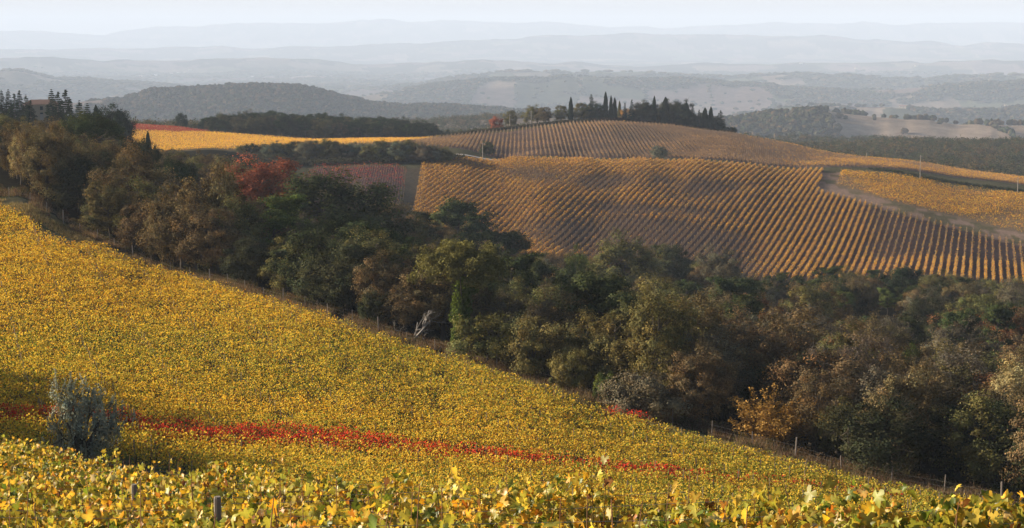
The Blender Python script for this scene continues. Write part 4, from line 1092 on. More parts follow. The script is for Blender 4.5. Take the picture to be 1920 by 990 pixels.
for iy in range(0, 140):
    y = 120 + iy * 4.9 * (1 + iy * 0.004)
    if y > 760: break
    spx = 5.8 + y * 0.0035
    for x in np.arange(-0.36 * y, 0.36 * y, spx):
        X = x + wr.uniform(-.42, .42) * spx + (iy % 2) * spx / 2; Y = y + wr.uniform(-.42, .42) * 4.9
        fs = float(fence_side(X, Y)); px = 960 + F * X / Y
        if fs < 5.0 or not (-150 < px < 2080): continue
        if Y > np.interp(px, EDGE_X, EDGE_Y): continue
        if placed and (min((X - a) ** 2 + (Y - b) ** 2 for a, b in placed) < (3.4 if fs < 30 else 2.6) ** 2 or (abs(px - 1462) < 75 and fs < 16) or (abs(px - 850) < 60 and fs < 12)): continue
        cands.append((X, Y, fs, px))
print('wood candidates', len(cands))
def keep_prob(Y, fs):
    return 1.0 if fs < 60 else np.interp(Y, [200, 300, 400, 500, 760], [0.66, 0.46, 0.38, 0.28, 0.22])
GUARD = [(38, 40, 300, 350), (228, 26, 540, 262), (-80, 84, 330, 385), (130, 60, 275, 400) , (497, 85, 350, 372), (318, 45, 320, 338), (505, 62, 262, 445), (620, 58, 330, 385), (862, 80, 194, 645), (1462, 62, 158, 835), (1765, 45, 290, 650), (1720, 34, 225, 690), (172, 62, 330, 258),
         (722, 40, 380, 400), (848, 45, 390, 425), (912, 42, 400, 445), (1672, 50, 360, 590), (1590, 50, 340, 600), (1700, 60, 400, 535), (1890, 50, 262, 680), (1170, 60, 372, 480), (768, 45, 197, 610)]
wood = []
for X, Y, fs, px in cands:
    if wr.random() > keep_prob(Y, fs): continue
    g0 = gz(X, Y)
    d = fs
    u = wr.random()
    n = float(fbm(X / 22, Y / 22, 3, 88)); n2 = float(fbm(X / 30 + 9, Y / 30, 3, 89))
    if px > 1350: kinds = [('oak', 'brown', .22), ('oak', 'olive', .14), ('oaksparse', 'grey', .16), ('holm', 'green', .12), ('pine', 'pine', .16), ('oak', 'rust', .04), ('oaksparse', 'brown', .14)]
    elif px < 420: kinds = [('oak', 'brown', .36), ('oaktall', 'brown', .14), ('oaksparse', 'brown', .22), ('oak', 'olive', .16), ('holm', 'green', .08), ('pine', 'green', .04)]
    else: kinds = [('oak', 'olive', .22), ('oak', 'brown', .28), ('oaksparse', 'grey', .16), ('oaksparse', 'brown', .12), ('holm', 'green', .12), ('pine', 'pine', .10)]
    w = np.array([k_[2] for k_ in kinds]) * np.array([1 + 2.5 * (n2 - .5) * (1 if k_[0] in ('holm', 'pine') else -.4) for k_ in kinds]); w = np.clip(w, .01, None); w /= w.sum()
    kd, cl, _ = kinds[int(wr.choice(len(kinds), p=w))]
    H = {'oak': 10.0, 'oaktall': 12, 'oaksparse': 10.0, 'holm': 8.5, 'pine': 11.5}[kd] * wr.uniform(.8, 1.15) * (0.8 + .45 * n)
    if d < 9: H *= .8
    if px < 480 and d < 45: H *= 1.28
    ymax = -slope_of(float(top_limit(px)) + wr.uniform(0, 16)) * Y - g0
    if H > ymax: H = ymax
    for gp, gw, gY, gpy in GUARD:
        if abs(px - gp) < gw and Y < gY: H = min(H, -slope_of(gpy) * Y - g0)
    if H < 3.2: continue
    wood.append((X, Y, fs, px, kd, cl, H))
print('wood trees', len(wood))
DESC = {('oak', 'brown'): 'brown oak', ('oak', 'olive'): 'olive-toned oak', ('oaktall', 'brown'): 'slender brown oak', ('oaksparse', 'brown'): 'thin-leaved brown oak', ('oaksparse', 'grey'): 'grey twiggy oak', ('holm', 'green'): 'dark green oak',
        ('oak', 'rust'): 'rust-tinged oak', ('pine', 'pine'): 'green pine', ('pine', 'green'): 'dark pine'}
# how much of each crown shows above the nearer ones decides which are built one by one
sky_ = np.full(2400, 2000.0); shown = []
for t in sorted(wood, key=lambda t: t[1]):
    X, Y, fs, px, kd, cl, H = t; hw = int(4.0 * F / Y); c0 = int(px) + 200
    tp = project(X, Y, gz(X, Y) + H)[1]; xs = np.arange(max(0, c0 - hw), min(2400, c0 + hw))
    prof = tp + (((xs - c0) / hw) ** 2) * H * .5 * F / Y
    shown.append((float(np.maximum(sky_[xs] - prof, 0).sum()), t)); sky_[xs] = np.minimum(sky_[xs], prof + 4)
shown.sort(key=lambda q: -q[0])
wood, rest_, noak = [], [], 0
for q, t in shown:
    isoak = t[4].startswith('oak')
    if q < 40 and t[2] > 25: continue
    if isoak and noak >= 285: rest_.append(t); continue
    noak += isoak; wood.append(t)
print('kept', len(wood), 'rest', len(rest_))
if rest_:
    VV, TT = [], []
    for X, Y, fs, px, kd, cl, H in rest_:
        M = variant(kd, int(wr.integers(NV[kd]))); V, T = M['raw']; k_ = len(V) // 4
        sel = wr.choice(k_, k_ // 3, replace=False); idx = (sel[:, None] * 4 + np.arange(4)).ravel()
        Q = V[idx].reshape(-1, 4, 3); c_ = Q.mean(1, keepdims=True); Q = c_ + (Q - c_) * 1.6
        s = H / M['H']; a = wr.uniform(0, 6.28); ca, sa = math.cos(a), math.sin(a); Q = Q.reshape(-1, 3) * [s * 1.15, s * 1.15, s]
        Q = np.stack([Q[:, 0] * ca - Q[:, 1] * sa + X, Q[:, 0] * sa + Q[:, 1] * ca + Y, Q[:, 2] + gz(X, Y)], 1)
        VV.append(Q); TT.append(T[idx] * (np.array(COLR[cl]) * wr.uniform(.88, 1.12)))
    VV = np.concatenate(VV); TT = np.concatenate(TT)
    tag(link('woodland', mesh_np('woodland', VV, [np.arange(len(VV)).reshape(-1, 4)], M_VINE, TT)), 'small brown tree crowns glimpsed between the others deeper in the wood', 'woodland', None, 'stuff')
wood.sort(key=lambda t: t[0])
cnt = {}
tmp = []
for t in wood:
    X, Y, fs, px, kd, cl, H = t
    r_ = int(fs // 12) + 1
    lmk = min(LM, key=lambda L: (L[1] / L[2] - X / Y) ** 2 * 1e4 + 1e-4 * (L[2] - Y) ** 2)
    side = 'uphill of' if X / Y < lmk[1] / lmk[2] else 'downhill of'
    tmp.append([t, r_, lmk[0], side, abs(X / Y - lmk[1] / lmk[2])])
groups = {}
for q in tmp: groups.setdefault((DESC[(q[0][4], q[0][5])], q[1], q[2], q[3]), []).append(q)
for key, L in groups.items():
    L.sort(key=lambda q: q[4])
    for i, q in enumerate(L):
        ds, r_, lk, side = key
        lab = f'{ds}, {ordinal(i + 1) + " " if len(L) > 1 else ""}{side} the {lk}, {ordinal(r_)} tier from fence'
        X, Y, fs, px, kd, cl, H = q[0]
        plant(kd, X, Y, h=H, color=cl, wide=float(wr.uniform(.95, 1.3)) * min(1.25, (10.0 / H) ** .35), label=lab, group='trees of the wood in the gully')

# trees standing left of the view, whose shade falls across the slope
for x, y, h in ((-48, 101, 12), (-46, 110, 12), (-47, 122, 9), (-51, 131, 11), (-55, 142, 10), (-60, 118, 11)):
    plant('oak', x, y, h=h, color='brown', label='oak standing beyond the edge of the picture, %s one of the shading clump' % ordinal(int(y - 110) // 6 + 1), group='oaks shading the slope')

# ------------------------------------------------------------------ fence and rough grass along the vineyard edge
fpts = []
fl = np.array(FL); ds = np.hypot(*np.diff(fl, axis=0).T); cs = np.concatenate([[0], np.cumsum(ds)])
ft = np.arange(2, cs[-1], 5.2)
fx, fy = np.interp(ft, cs, fl[:, 0]), np.interp(ft, cs, fl[:, 1])
fo = link('fence', None, None, (float(fx[0]), float(fy[0]), gz(fx[0], fy[0])))
tag(fo, 'thin wire fence on wooden posts between the near vineyard and the wood', 'fence')
floc = np.array(fo.location)
frng = np.random.default_rng(3)
tops = []
for i, (x, y) in enumerate(zip(fx, fy)):
    z = gz(x, y); hp = (1.9 if i % 4 == 1 else 1.45) + frng.uniform(-.15, .3); a = Acc()
    lx, ly = frng.normal(0, .05, 2)
    big = i % 4 == 1
    r0 = .085 if big else .05
    a.tube(np.array([(x, y, z - .3), (x + lx, y + ly, z + hp - .05), (x + lx, y + ly, z + hp)]) - floc, [r0, r0 * .9, r0 * .7], 6)
    link('post', a.mesh('post', M_POST), fo); tops.append((x + lx, y + ly, z))
tops = np.array(tops); wv = Acc()
for hw in (.35, .75, 1.15): wv.tube(tops + [0, 0, hw] - floc, .0022, 4, (1, 1, 1), False)
link('wire', wv.mesh('wire', M_WIRE), fo)

def blades(name, n, sampler, hmin, hmax, w, cols, label, seed, cat='grass', lean=.35):
    r = np.random.default_rng(seed); x, y = sampler(r, n); n = len(x); z = ground(x, y)
    a = r.uniform(0, 6.28, n); h = r.uniform(hmin, hmax, n) * (.5 + fbm(x / 2, y / 2, 2, 6)); c, s = np.cos(a) * w / 2, np.sin(a) * w / 2
    lx, ly = r.normal(0, lean, n) * h, r.normal(0, lean, n) * h
    V = np.stack([np.stack([x - c, y - s, z - .03], 1), np.stack([x + c, y + s, z - .03], 1), np.stack([x + lx, y + ly, z + h], 1)], 1).reshape(-1, 3)
    T = np.array(cols)[r.integers(0, len(cols), n)] * r.uniform(.7, 1.3, (n, 1))
    o = link(name, mesh_np(name, V, [np.arange(n * 3).reshape(n, 3)], M_VINE, np.repeat(T, 3, 0)))
    return tag(o, label, cat, None, 'stuff')
def along_fence(o1, o2):
    def f(r, n):
        t = r.uniform(0, cs[-1], n); x = np.interp(t, cs, fl[:, 0]); y = np.interp(t, cs, fl[:, 1]); o = r.uniform(o1, o2, n)
        x, y = x - o * .45 * 0, y + o
        m = fbm(x / 4, y / 4, 3, 12) > .38
        return x[m], y[m]
    return f
blades('dry_grass', 90000, along_fence(-10, 3.5), .12, .5, .07, [(.32, .25, .13), (.24, .18, .09), (.14, .13, .05), (.18, .12, .07)], 'dry tan grass on the strip along the fence', 1)
blades('dry_grass', 40000, along_fence(-1.5, 4.5), .4, 1.1, .06, [(.26, .19, .12), (.18, .13, .08), (.2, .11, .08), (.10, .09, .04)], 'tall brown weeds at the foot of the fence', 2)
def scrub(name, n, sampler, rad, cols, label, seed, per=60, leaf=.16, hz=.9):
    r = np.random.default_rng(seed); x, y = sampler(r, n); n = len(x); z = ground(x, y)
    C = np.stack([x, y, z + rad * .45], 1); k = np.repeat(np.arange(n), per); m = len(k)
    R_ = (rad * r.uniform(.5, 1.3, n))[k]; d = unit(r.normal(size=(m, 3))); d[:, 2] = np.abs(d[:, 2]) * 1.2 - .3
    Pc = C[k] + d * (R_ * r.random(m) ** .4)[:, None] * [1, 1, hz]
    V, Fq = quads(Pc, unit(d + r.normal(0, .7, (m, 3))), leaf * r.uniform(.6, 1.3, m), r)
    T = (np.array(cols)[r.integers(0, len(cols), n)] * r.uniform(.75, 1.25, (n, 1)))[k] * r.uniform(.7, 1.3, (m, 1))
    o = link(name, mesh_np(name, V, [Fq], M_VINE, np.repeat(T, 4, 0))); return tag(o, label, 'undergrowth', None, 'stuff')
scrub('undergrowth', 900, along_fence(1.5, 9), .9, [(.09, .06, .035), (.12, .075, .05), (.07, .065, .03), (.10, .09, .04)], 'brown brambles and scrub at the edge of the wood', 4, 150, .13)
scrub('undergrowth', 500, along_fence(-2.5, 2.0), .42, [(.12, .08, .05), (.14, .10, .06), (.08, .08, .035), (.10, .06, .045)], 'low brown weeds growing through the wire fence', 5, 90, .1)
# ------------------------------------------------------------------ trees of the ridge, the belt and the left-hand rise
RL = [(930, 218, 'bushy', 'russet', .8, 'red-leaved shrub', 'small red leafed tree, loner at the bare end of the ridge'),
      (958, 204, 'oak', 'olive', .8, None, 'thin olive tree beside a pale pole on the ridge'),
      (998, 198, 'oak', 'olive', 1.1, None, 'round olive tree behind the second pale pole on the ridge'),
      (1020, 198, 'oak', 'brown', 1.1, None, 'brownish round tree joined to the olive one past the pole'),
      (1052, 195, 'oak', 'olive', 1.0, None, 'pale olive tree leaning against the first cypress of the ridge'),
      (1070, 183, 'cypress', 'cyp', .9, None, 'first cypress of the ridge, standing apart and slim'),
      (1090, 190, 'oak', 'olive', 1.1, None, 'pale broad tree between the first cypress and the tall fir'),
      (1108, 178, 'fir', 'dark', 1.0, None, 'tallest bushy fir between the first cypress and the twin cypresses'),
      (1121, 192, 'holm', 'dark', 1.2, None, 'dark round tree under the tall bushy fir on the ridge'),
      (1135, 173, 'cypress', 'cyp', .8, None, 'tallest thin cypress, its tip the highest on the ridge'),
      (1145, 180, 'cypress', 'cyp', .7, None, 'slim cypress right next to the tallest one'),
      (1152, 184, 'cypress', 'cyp', .9, None, 'third cypress of the close trio, fuller and shorter'),
      (1161, 190, 'cypress', 'olive', .8, None, 'thin brownish cypress just past the close trio'),
      (1171, 194, 'fir', 'dark', .8, None, 'short dark fir beside the small orange tree'),
      (1176, 202, 'bushy', 'gold', .9, None, 'small orange leafed tree between two dark firs on the ridge'),
      (1184, 188, 'fir', 'dark', .9, None, 'pointed dark fir on the far side of the small orange tree'),
      (1203, 190, 'holm', 'green', 1.35, None, 'broad round dark tree midway along the ridge grove'),
      (1215, 193, 'holm', 'dark', 1.0, None, 'dark round tree at the foot of the lone needle cypress'),
      (1226, 181, 'cypress', 'cyp', .75, None, 'needle thin cypress rising behind the broad round tree'),
      (1236, 198, 'oak', 'olive', .9, None, 'low brownish tree between needle cypress and thick cypress'),
      (1247, 183, 'cypress', 'cyp', 1.25, None, 'thick conical cypress past the low brownish tree'),
      (1261, 190, 'holm', 'green', 1.1, None, 'dark green crown directly past the thick conical cypress'),
      (1273, 191, 'holm', 'dark', 1.15, None, 'black green crown, the second past the thick conical cypress'),
      (1286, 193, 'cypress', 'cyp', 1.4, None, 'wide dark cypress where the grove begins to step down'),
      (1298, 198, 'fir', 'cyp', .8, None, 'dark fir next after the wide cypress'),
      (1310, 207, 'fir', 'cyp', .9, None, 'shortest dark fir in the descending end of the grove'),
      (1321, 203, 'cypress', 'cyp', 1.4, None, 'broad cypress of the last pair of the grove'),
      (1332, 201, 'cypress', 'cyp', 1.0, None, 'narrow cypress of the last pair of the grove'),
      (1350, 208, 'fir', 'dark', 1.35, None, 'wide spreading fir closing the grove after a gap'),
      (1370, 238, 'bushy', 'dark', 1.4, None, 'low dark bush at the foot of the last wide fir')]
for i, (px, pt, kd, cl, wd, _, lab) in enumerate(RL):
    Y = 896 + (i * 7 % 5) * 2.0
    plant_px(kd, px, pt - 1, Y, color=cl, wide=wd * 1.05, label=lab, group='trees along the ridge', cat='shrub' if kd == 'bushy' and px > 1300 else 'tree', name='shrub' if kd == 'bushy' and px > 1300 else 'small_tree' if kd == 'bushy' else None)
for i, px in enumerate([1098, 1114, 1128, 1142, 1157, 1168, 1190, 1208, 1221, 1233, 1243, 1256, 1268, 1280, 1292, 1304, 1315, 1327, 1338]):
    top = np.interp(px, [1098, 1130, 1165, 1200, 1260, 1300, 1338], [198, 200, 205, 200, 200, 208, 216])
    plant_px(['holm', 'oak', 'holm', 'fir'][i % 4], px, top + (i * 5 % 4) * 2, 906 + (i % 3) * 5, color=['dark', 'green', 'cyp'][i % 3], wide=1.35, label=f'{ordinal(i + 1)} dark crown in the back line of the grove, from the first cypress', group='trees along the ridge')
rr = np.random.default_rng(8)
for i, px in enumerate(np.arange(1082, 1345, 11.0)):        # undergrowth of the grove
    pass
LLST = [(-12, 175, 'fir', 600), (6, 169, 'fir', 590), (19, 168, 'fir', 600), (30, 176, 'cedar', 585), (40, 170, 'fir', 590), (52, 178, 'fir', 575), (60, 188, 'cedar', 570),
        (100, 168, 'fir', 590), (112, 173, 'cedar', 575), (126, 169, 'cedar', 590), (134, 186, 'fir', 570), (151, 189, 'fir', 590), (166, 194, 'fir', 600), (182, 197, 'cypress', 600), (206, 200, 'holm', 610), (224, 208, 'cypress', 560), (237, 221, 'cypress', 545)]
LBL = ['cut off at the picture edge', 'tallest of the edge clump', 'twin tip next to the tallest edge fir', 'spreading, in front of the edge clump', 'pointed, third tip of the edge clump', 'sloping shoulder beside the stone house', 'low, touching the stone house wall',
       'tall, just past the stone house', 'spreading, between the two tall tips past the house', 'broadest, with drooping layers past the house', 'short, under the broadest cedar', 'small pointed, alone past the cedar clump', 'smaller pointed, second past the cedar clump', 'thin spike before the round dark tree',
       'round dark tree alone on the skyline above the broad green pine', 'fat cypress, higher of the pair by the gold strip', 'fat cypress, lower of the pair by the gold strip']
for (px, pt, kd, Y), lb in zip(LLST, LBL):
    nm_ = {'fir': 'dark fir, ', 'cedar': 'dark cedar, ', 'cypress': 'dark cypress, ' if 'thin' in lb else '', 'holm': ''}[kd]
    plant_px(kd, px, pt, Y, color='dark', wide={'fir': .95, 'cedar': .9, 'cypress': 1.5 if px > 200 else .9, 'holm': 1.1}[kd] * 1.1, label=nm_ + lb, group='conifers on the left rise')
plant_px('holm', 341, 211, 930, color='dark', wide=.85, label='lone dark round tree behind the crimson far vines')
plant_px('cypress', 278, 246, 520, color='cyp', wide=.9, label='single small cypress spike in front of the gold strip')
# belt of trees beyond the gold strip
bt = np.random.default_rng(21); tiers = {1: [], 2: [], 3: []}
for px in np.arange(365, 850, 9.5):
    for tier, Y in ((1, 905), (2, 930), (3, 955)):
        if tier == 1 and bt.random() < .25: continue
        p = px + bt.uniform(-4, 4)
        topy = np.interp(p, [365, 400, 420, 480, 560, 650, 730, 780, 805, 820, 850], [226, 215, 212, 208, 213, 217, 222, 226, 228, 238, 244]) + bt.uniform(-3, 7) + (3 - tier) * 2.5
        tiers[tier].append((p, topy, Y + bt.uniform(-8, 8)))
for tier, L in tiers.items():
    L.sort()
    for i, (p, ty, Y) in enumerate(L):
        kd = bt.choice(['pine', 'holm', 'oak', 'pine'])
        cl = {'pine': (.035, .05, .02), 'holm': (.03, .042, .02), 'oak': (.085, .075, .035)}[kd]
        plant_px(kd, p, ty, Y, color=cl, wide=1.15, label=f'{ordinal(i + 1)} tree from the lone dark tree in the {["", "front", "middle", "back"][tier]} line of the belt', group='belt of trees beyond the gold strip')
# shrubs and small trees along the road, left of the striped vineyard
sh = [(452, 272), (470, 268), (490, 270), (512, 266), (535, 268), (552, 262), (575, 262), (592, 266), (612, 260), (632, 264), (650, 268), (668, 266), (688, 270), (722, 262), (735, 264), (750, 266), (764, 262), (780, 270), (796, 268), (812, 272), (832, 275)]
for i, (px, pt) in enumerate(sh):
    plant_px('bushy' if i % 3 else 'holm', px, pt, 668 - 0.08 * (px - 450) + (i % 3) * 3, color=['olive', 'green', 'grey', (.13, .135, .10)][i % 4], wide=1.25, label=f'{ordinal(i + 1)} bush of the roadside line, counted from the rust red tree', group='bushes lining the gravel road', cat='shrub', name='shrub')
plant_px('bushy', 913, 264, 690, color='green', wide=1.0, label='round dark bush beside the utility pole by the road', cat='shrub')
plant_px('bushy', 1237, 273, 690, color=(.15, .155, .115), wide=1.2, label='round silver grey bush between the striped and hilltop vineyards', cat='shrub')
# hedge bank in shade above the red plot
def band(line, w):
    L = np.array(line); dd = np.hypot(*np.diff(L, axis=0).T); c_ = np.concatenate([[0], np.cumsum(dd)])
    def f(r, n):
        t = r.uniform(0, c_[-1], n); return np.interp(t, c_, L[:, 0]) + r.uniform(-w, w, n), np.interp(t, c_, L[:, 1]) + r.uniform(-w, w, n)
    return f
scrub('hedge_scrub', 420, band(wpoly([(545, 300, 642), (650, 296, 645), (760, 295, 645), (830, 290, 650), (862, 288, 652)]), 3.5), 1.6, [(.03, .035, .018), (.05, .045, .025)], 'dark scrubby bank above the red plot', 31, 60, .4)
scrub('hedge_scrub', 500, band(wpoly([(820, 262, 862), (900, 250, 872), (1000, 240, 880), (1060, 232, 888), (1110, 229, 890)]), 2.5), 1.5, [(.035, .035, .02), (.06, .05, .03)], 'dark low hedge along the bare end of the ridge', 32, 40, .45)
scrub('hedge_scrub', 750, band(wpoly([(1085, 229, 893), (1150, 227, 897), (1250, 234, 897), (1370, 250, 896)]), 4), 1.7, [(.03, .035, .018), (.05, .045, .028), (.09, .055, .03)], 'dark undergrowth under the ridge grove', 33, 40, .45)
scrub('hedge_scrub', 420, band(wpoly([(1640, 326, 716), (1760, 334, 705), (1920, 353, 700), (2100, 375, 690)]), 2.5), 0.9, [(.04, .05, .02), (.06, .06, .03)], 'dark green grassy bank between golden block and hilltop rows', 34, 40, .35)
# ------------------------------------------------------------------ poles
def pole(px, pb, Y, h, lab, arm=True):
    x, y = sight(px, pb, Y)[:2]; z = gz(x, y)
    t = link('utility_pole', None, None, (x, y, z)); tag(t, lab, 'utility pole', 'utility poles in the vineyards')
    a = Acc(); a.tube([(0, 0, -.3), (0, 0, h * .6), (0, 0, h)], [.17, .15, .12], 8); link('shaft', a.mesh('shaft', M_POLE), t)
    if arm:
        a = Acc(); a.box((-.7, -.06, h - .55), (.7, .06, h - .42)); link('crossarm', a.mesh('crossarm', M_POLE), t)
        for s in (-.55, 0, .55):
            a = Acc(); a.tube([(s, 0, h - .42), (s, 0, h - .2)], [.05, .04], 6); link('insulator', a.mesh('insulator', M_GLASS), t)
pole(905, 291, 662, 6.5, 'brown utility pole where the gravel road meets the striped rows')
pole(956, 238, 884, 7.8, 'pale pole on the ridge beside the thin olive tree')
pole(996, 235, 886, 8.3, 'pale pole on the ridge in front of the round olive tree')
pole(1725, 335, 700, 9.5, 'slim pole on the grassy bank above the golden block')
pole(1908, 356, 695, 5.5, 'slim pole near the right edge, on the grassy bank')
pole(1625, 297, 838, 3.0, 'short stake on the crest of the hilltop rows', False)
# ------------------------------------------------------------------ houses
def house(px, pb, Y, w, d, h, rot, lab, wall, cat='house', nwin=2, name='farmhouse', z=None, hip=False):
    if Y: x, y = sight(px, pb, Y)[:2]
    else: x, y = trace(px, pb, 2600, 15000)
    t = link(name, None, None, (x, y, gz(x, y) if z is None else z), (0, 0, rot)); tag(t, lab, cat, 'houses scattered over the far valley' if not Y else None)
    a = Acc(); a.box((-w / 2, -d / 2, -1.5), (w / 2, d / 2, h)); link('wall', a.mesh('wall', wall), t)
    rh = h + d * .2; o = .45
    a = Acc(); rr_ = w * .25 if hip else 0
    V = [(-w / 2 - o, -d / 2 - o, h + .02), (w / 2 + o, -d / 2 - o, h + .02), (w / 2 + o, d / 2 + o, h + .02), (-w / 2 - o, d / 2 + o, h + .02), (-w / 2 - o + rr_, 0, rh), (w / 2 + o - rr_, 0, rh)]
    a.add(V, [[0, 1, 5, 4], [2, 3, 4, 5], [0, 3, 2, 1]]); a.add(V, [[0, 4, 3], [1, 2, 5]])
    rf = link('roof', a.mesh('roof', M_ROOF), t)
    a = Acc(); a.box((w * .2, -.3, h + .3), (w * .2 + .7, .4, rh + 1.0)); link('chimney', a.mesh('chimney', wall), rf)
    for k in range(nwin):
        xx = -w / 2 + w * (k + .5) / nwin
        for zz in ((1.2, h - 2.0) if h > 4.5 else (1.2,)):
            a = Acc(); a.box((xx - .5, -d / 2 - .04, zz), (xx + .5, -d / 2 + .05, zz + 1.3)); wn = link('window', a.mesh('window', M_GLASS), t)
    a = Acc(); a.box((-.55, -d / 2 - .05, -.2), (.55, -d / 2 + .05, 2.0)); link('door', a.mesh('door', M_POLE), t)
hx, hy = sight(80, 205, 628)[:2]
house(78, 205, 630, 12, 8, 5.4, 0.25, 'brown stone house with tiled roof half hidden among dark firs', M_STONE, nwin=3, name='stone_house', z=float(-slope_of(196) * 630 - 5.2), hip=True)
HS = [(1695, 203, 26, 'long pale farmhouse in the mid valley below the pale field'), (1886, 200, 14, 'small pale farmhouse beside the dark trees near the right edge'), (1502, 120, 30, 'tiny pale house far out in the haze, left of the right edge'),
      (1605, 129, 34, 'tiny white house in the haze beyond the long pale farmhouse'), (1718, 125, 30, 'small white speck of a house uphill of the haze line'), (1343, 143, 16, 'cream house alone on the low wooded rise behind the grove'),
      (1466, 150, 16, 'cream house on the wooded rise, further past the grove'), (264, 144, 22, 'first white house of the far village at the left'), (292, 142, 24, 'second white house of the far village at the left'), (308, 141, 20, 'third white house of the far village at the left'),
      (322, 139, 24, 'fourth white house of the far village at the left'), (335, 138, 26, 'fifth white house of the far village at the left'), (347, 136, 24, 'sixth white house of the far village at the left'), (357, 132, 26, 'topmost white house of the far village'),
      (474, 145, 20, 'white house by itself, past the far village'), (1090, 150, 16, 'pale house on the slope straight above the highest cypress')]
for i, (px, py, w, lab) in enumerate(HS):
    Yh = trace(px, py, 2600, 20000)[1]; wp = {0: 17, 1: 6}.get(i, 5.5) * Yh / F
    house(px, py, None, wp, wp * .6, wp * (.22 if i == 0 else .4), (i * 1.7) % .9 - .4, lab, M_WHITE if i % 3 == 2 else M_WALL, nwin=3)

# ------------------------------------------------------------------ woods of the far country: uncountable crowns
def ico(sub):
    import bmesh
    bm = bmesh.new(); bmesh.ops.create_icosphere(bm, subdivisions=sub, radius=1.0)
    V = np.array([v.co[:] for v in bm.verts]); Fc = np.array([[v.index for v in f.verts] for f in bm.faces]); bm.free(); return V, Fc
def crowns(name, x, y, rad, hgt, sub, cols, label, seed, cone=None):
    r = np.random.default_rng(seed); V0, F0 = ico(sub); n_ = len(x); m_ = len(V0); z = ground(x, y)
    rad = np.broadcast_to(rad, (n_,)); 
    J = 1 + r.normal(0, .20, (n_, m_, 1))
    a = r.uniform(0, 6.28, n_); ca, sa = np.cos(a)[:, None], np.sin(a)[:, None]
    B = V0[None] * J
    X = (B[..., 0] * ca - B[..., 1] * sa) * rad[:, None]; Yv = (B[..., 0] * sa + B[..., 1] * ca) * rad[:, None]
    h = hgt * r.uniform(.7, 1.25, n_)
    Zv = B[..., 2] * h[:, None] * .5 + h[:, None] * .52
    V = np.stack([X + x[:, None], Yv + y[:, None], Zv + z[:, None]], -1).reshape(-1, 3)
    Fc = (F0[None] + (np.arange(n_) * m_)[:, None, None]).reshape(-1, 3)
    T = np.array(cols)[r.integers(0, len(cols), n_)] * r.uniform(.65, 1.35, (n_, 1)); T = np.repeat(T[:, None], m_, 1) * r.uniform(.7, 1.3, (n_, m_, 1))
    return tag(link(name, mesh_np(name, V, [Fc], M_VINE, T.reshape(-1, 3))), label, 'woodland', None, 'stuff')
fr_ = np.random.default_rng(55)
def scatter(r0, r1, dens, thr):
    n_ = int((r1 ** 2 - r0 ** 2) * .32 * dens)
    r = np.sqrt(fr_.uniform(r0 ** 2, r1 ** 2, n_)); a = fr_.uniform(-.315, .315, n_); x, y = r * np.sin(a), r * np.cos(a)
    fo = forest_far(x, y)
    wx = x + 160 * (fbm(x / 900, y / 900, 3, 41) - 0.5) * 2; wy = y + 260 * (fbm(x / 900, y / 900, 3, 42) - 0.5) * 2
    ex = np.abs(wx / 260 - np.round(wx / 260)) * 260; ey = np.abs(wy / 420 - np.round(wy / 420)) * 420
    hedge = (np.minimum(ex, ey) < 7) & (hash2(np.floor(wx / 130), np.floor(wy / 210), 5) < .6)
    keep = (fo > thr) | hedge | (fr_.random(n_) < .015)
    return x[keep], y[keep]
FCOL = [(.045, .055, .022), (.06, .06, .028), (.035, .045, .02), (.09, .07, .035), (.11, .075, .035), (.07, .065, .035), (.05, .05, .025)]
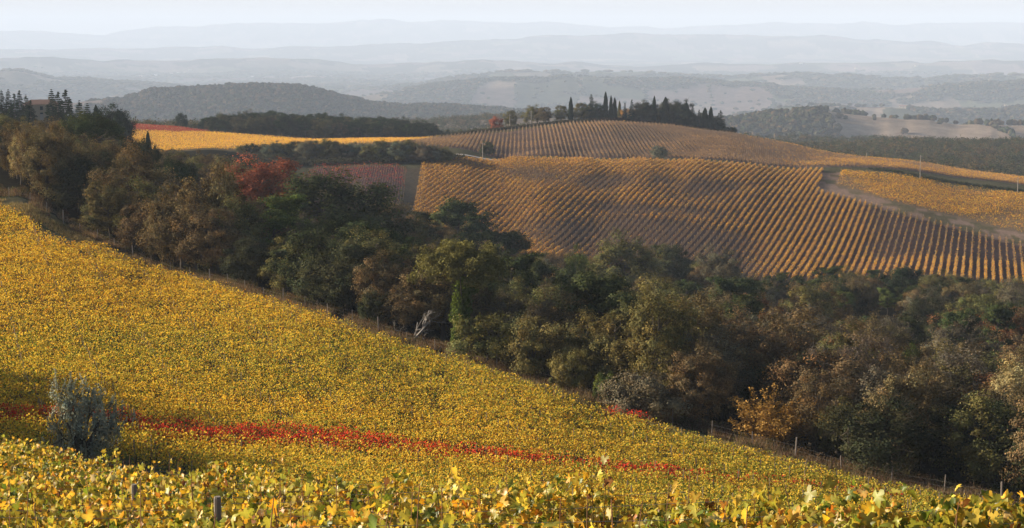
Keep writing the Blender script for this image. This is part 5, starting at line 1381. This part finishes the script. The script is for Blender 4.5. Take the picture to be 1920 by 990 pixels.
def leafy(name, x, y, rad, hgt, per, leaf, cols, label, seed):
    r = np.random.default_rng(seed); n_ = len(x); z = ground(x, y); k = np.repeat(np.arange(n_), per); m_ = len(k)
    d = unit(r.normal(size=(m_, 3))); d[:, 2] = np.abs(d[:, 2]) * 1.3 - .3; d = unit(d); q = r.random(m_) ** .3
    J = 1 + .22 * np.sin(3 * np.arctan2(d[:, 1], d[:, 0]) + k * 1.7) + .15 * np.sin(7 * d[:, 2] + k)
    R_ = (rad * J[:0].size if False else rad[k] * J) * q; h = (hgt * r.uniform(.7, 1.25, n_))[k]
    Pc = np.stack([x[k] + d[:, 0] * R_, y[k] + d[:, 1] * R_, z[k] + h * .45 + d[:, 2] * h * .5 * J * q], 1)
    V, Fq = quads(Pc, unit(d * 1.3 + r.normal(0, .55, (m_, 3))), leaf * r.uniform(.6, 1.35, m_), r)
    T = (np.array(cols)[r.integers(0, len(cols), n_)] * r.uniform(.65, 1.35, (n_, 1)))[k] * r.uniform(.7, 1.3, (m_, 1))
    return tag(link(name, mesh_np(name, V, [Fq], M_VINE, np.repeat(T, 4, 0))), label, 'woodland', None, 'stuff')
x, y = scatter(1060, 2300, 1 / 55, .44); k_ = (y > 1040); x, y = x[k_], y[k_]; print('far crowns', len(x))
leafy('woods', x, y, fr_.uniform(2.6, 4.8, len(x)), 7.5, 75, 1.0, FCOL, 'mixed woods on the slopes behind the vineyard hill', 1)
x, y = scatter(2300, 4200, 1 / 100, .475); crowns('woods', x, y, fr_.uniform(3.5, 7.0, len(x)), 9, 2, FCOL, 'hazy woods and hedgerows of the middle valley', 2)
x, y = scatter(4200, 8000, 1 / 330, .475); crowns('woods', x, y, fr_.uniform(5, 13, len(x)), 10, 1, FCOL, 'faint woods and field hedges of the far valley', 5)
x, y = scatter(8000, 14000, 1 / 1300, .49); crowns('woods', x, y, fr_.uniform(12, 30, len(x)), 15, 1, FCOL, 'faint woods of the far valley', 3)
# ------------------------------------------------------------------ haze over the whole valley
def build_haze():
    a = Acc(); a.box((-38000, -38000, -520), (38000, 38000, 330))
    m, nt, out = new_mat('haze')
    pv = nt.nodes.new('ShaderNodeVolumePrincipled')
    pv.inputs['Color'].default_value = (0.67, 0.795, 1.0, 1)
    pv.inputs['Density'].default_value = HAZE
    pv.inputs['Anisotropy'].default_value = 0.0
    nt.links.new(pv.outputs[0], out.inputs['Volume'])
    o = link('haze', a.mesh('haze', m)); tag(o, 'thin blue haze hanging over the valley', None, None, 'stuff')
HAZE = 7.6e-5
build_haze()
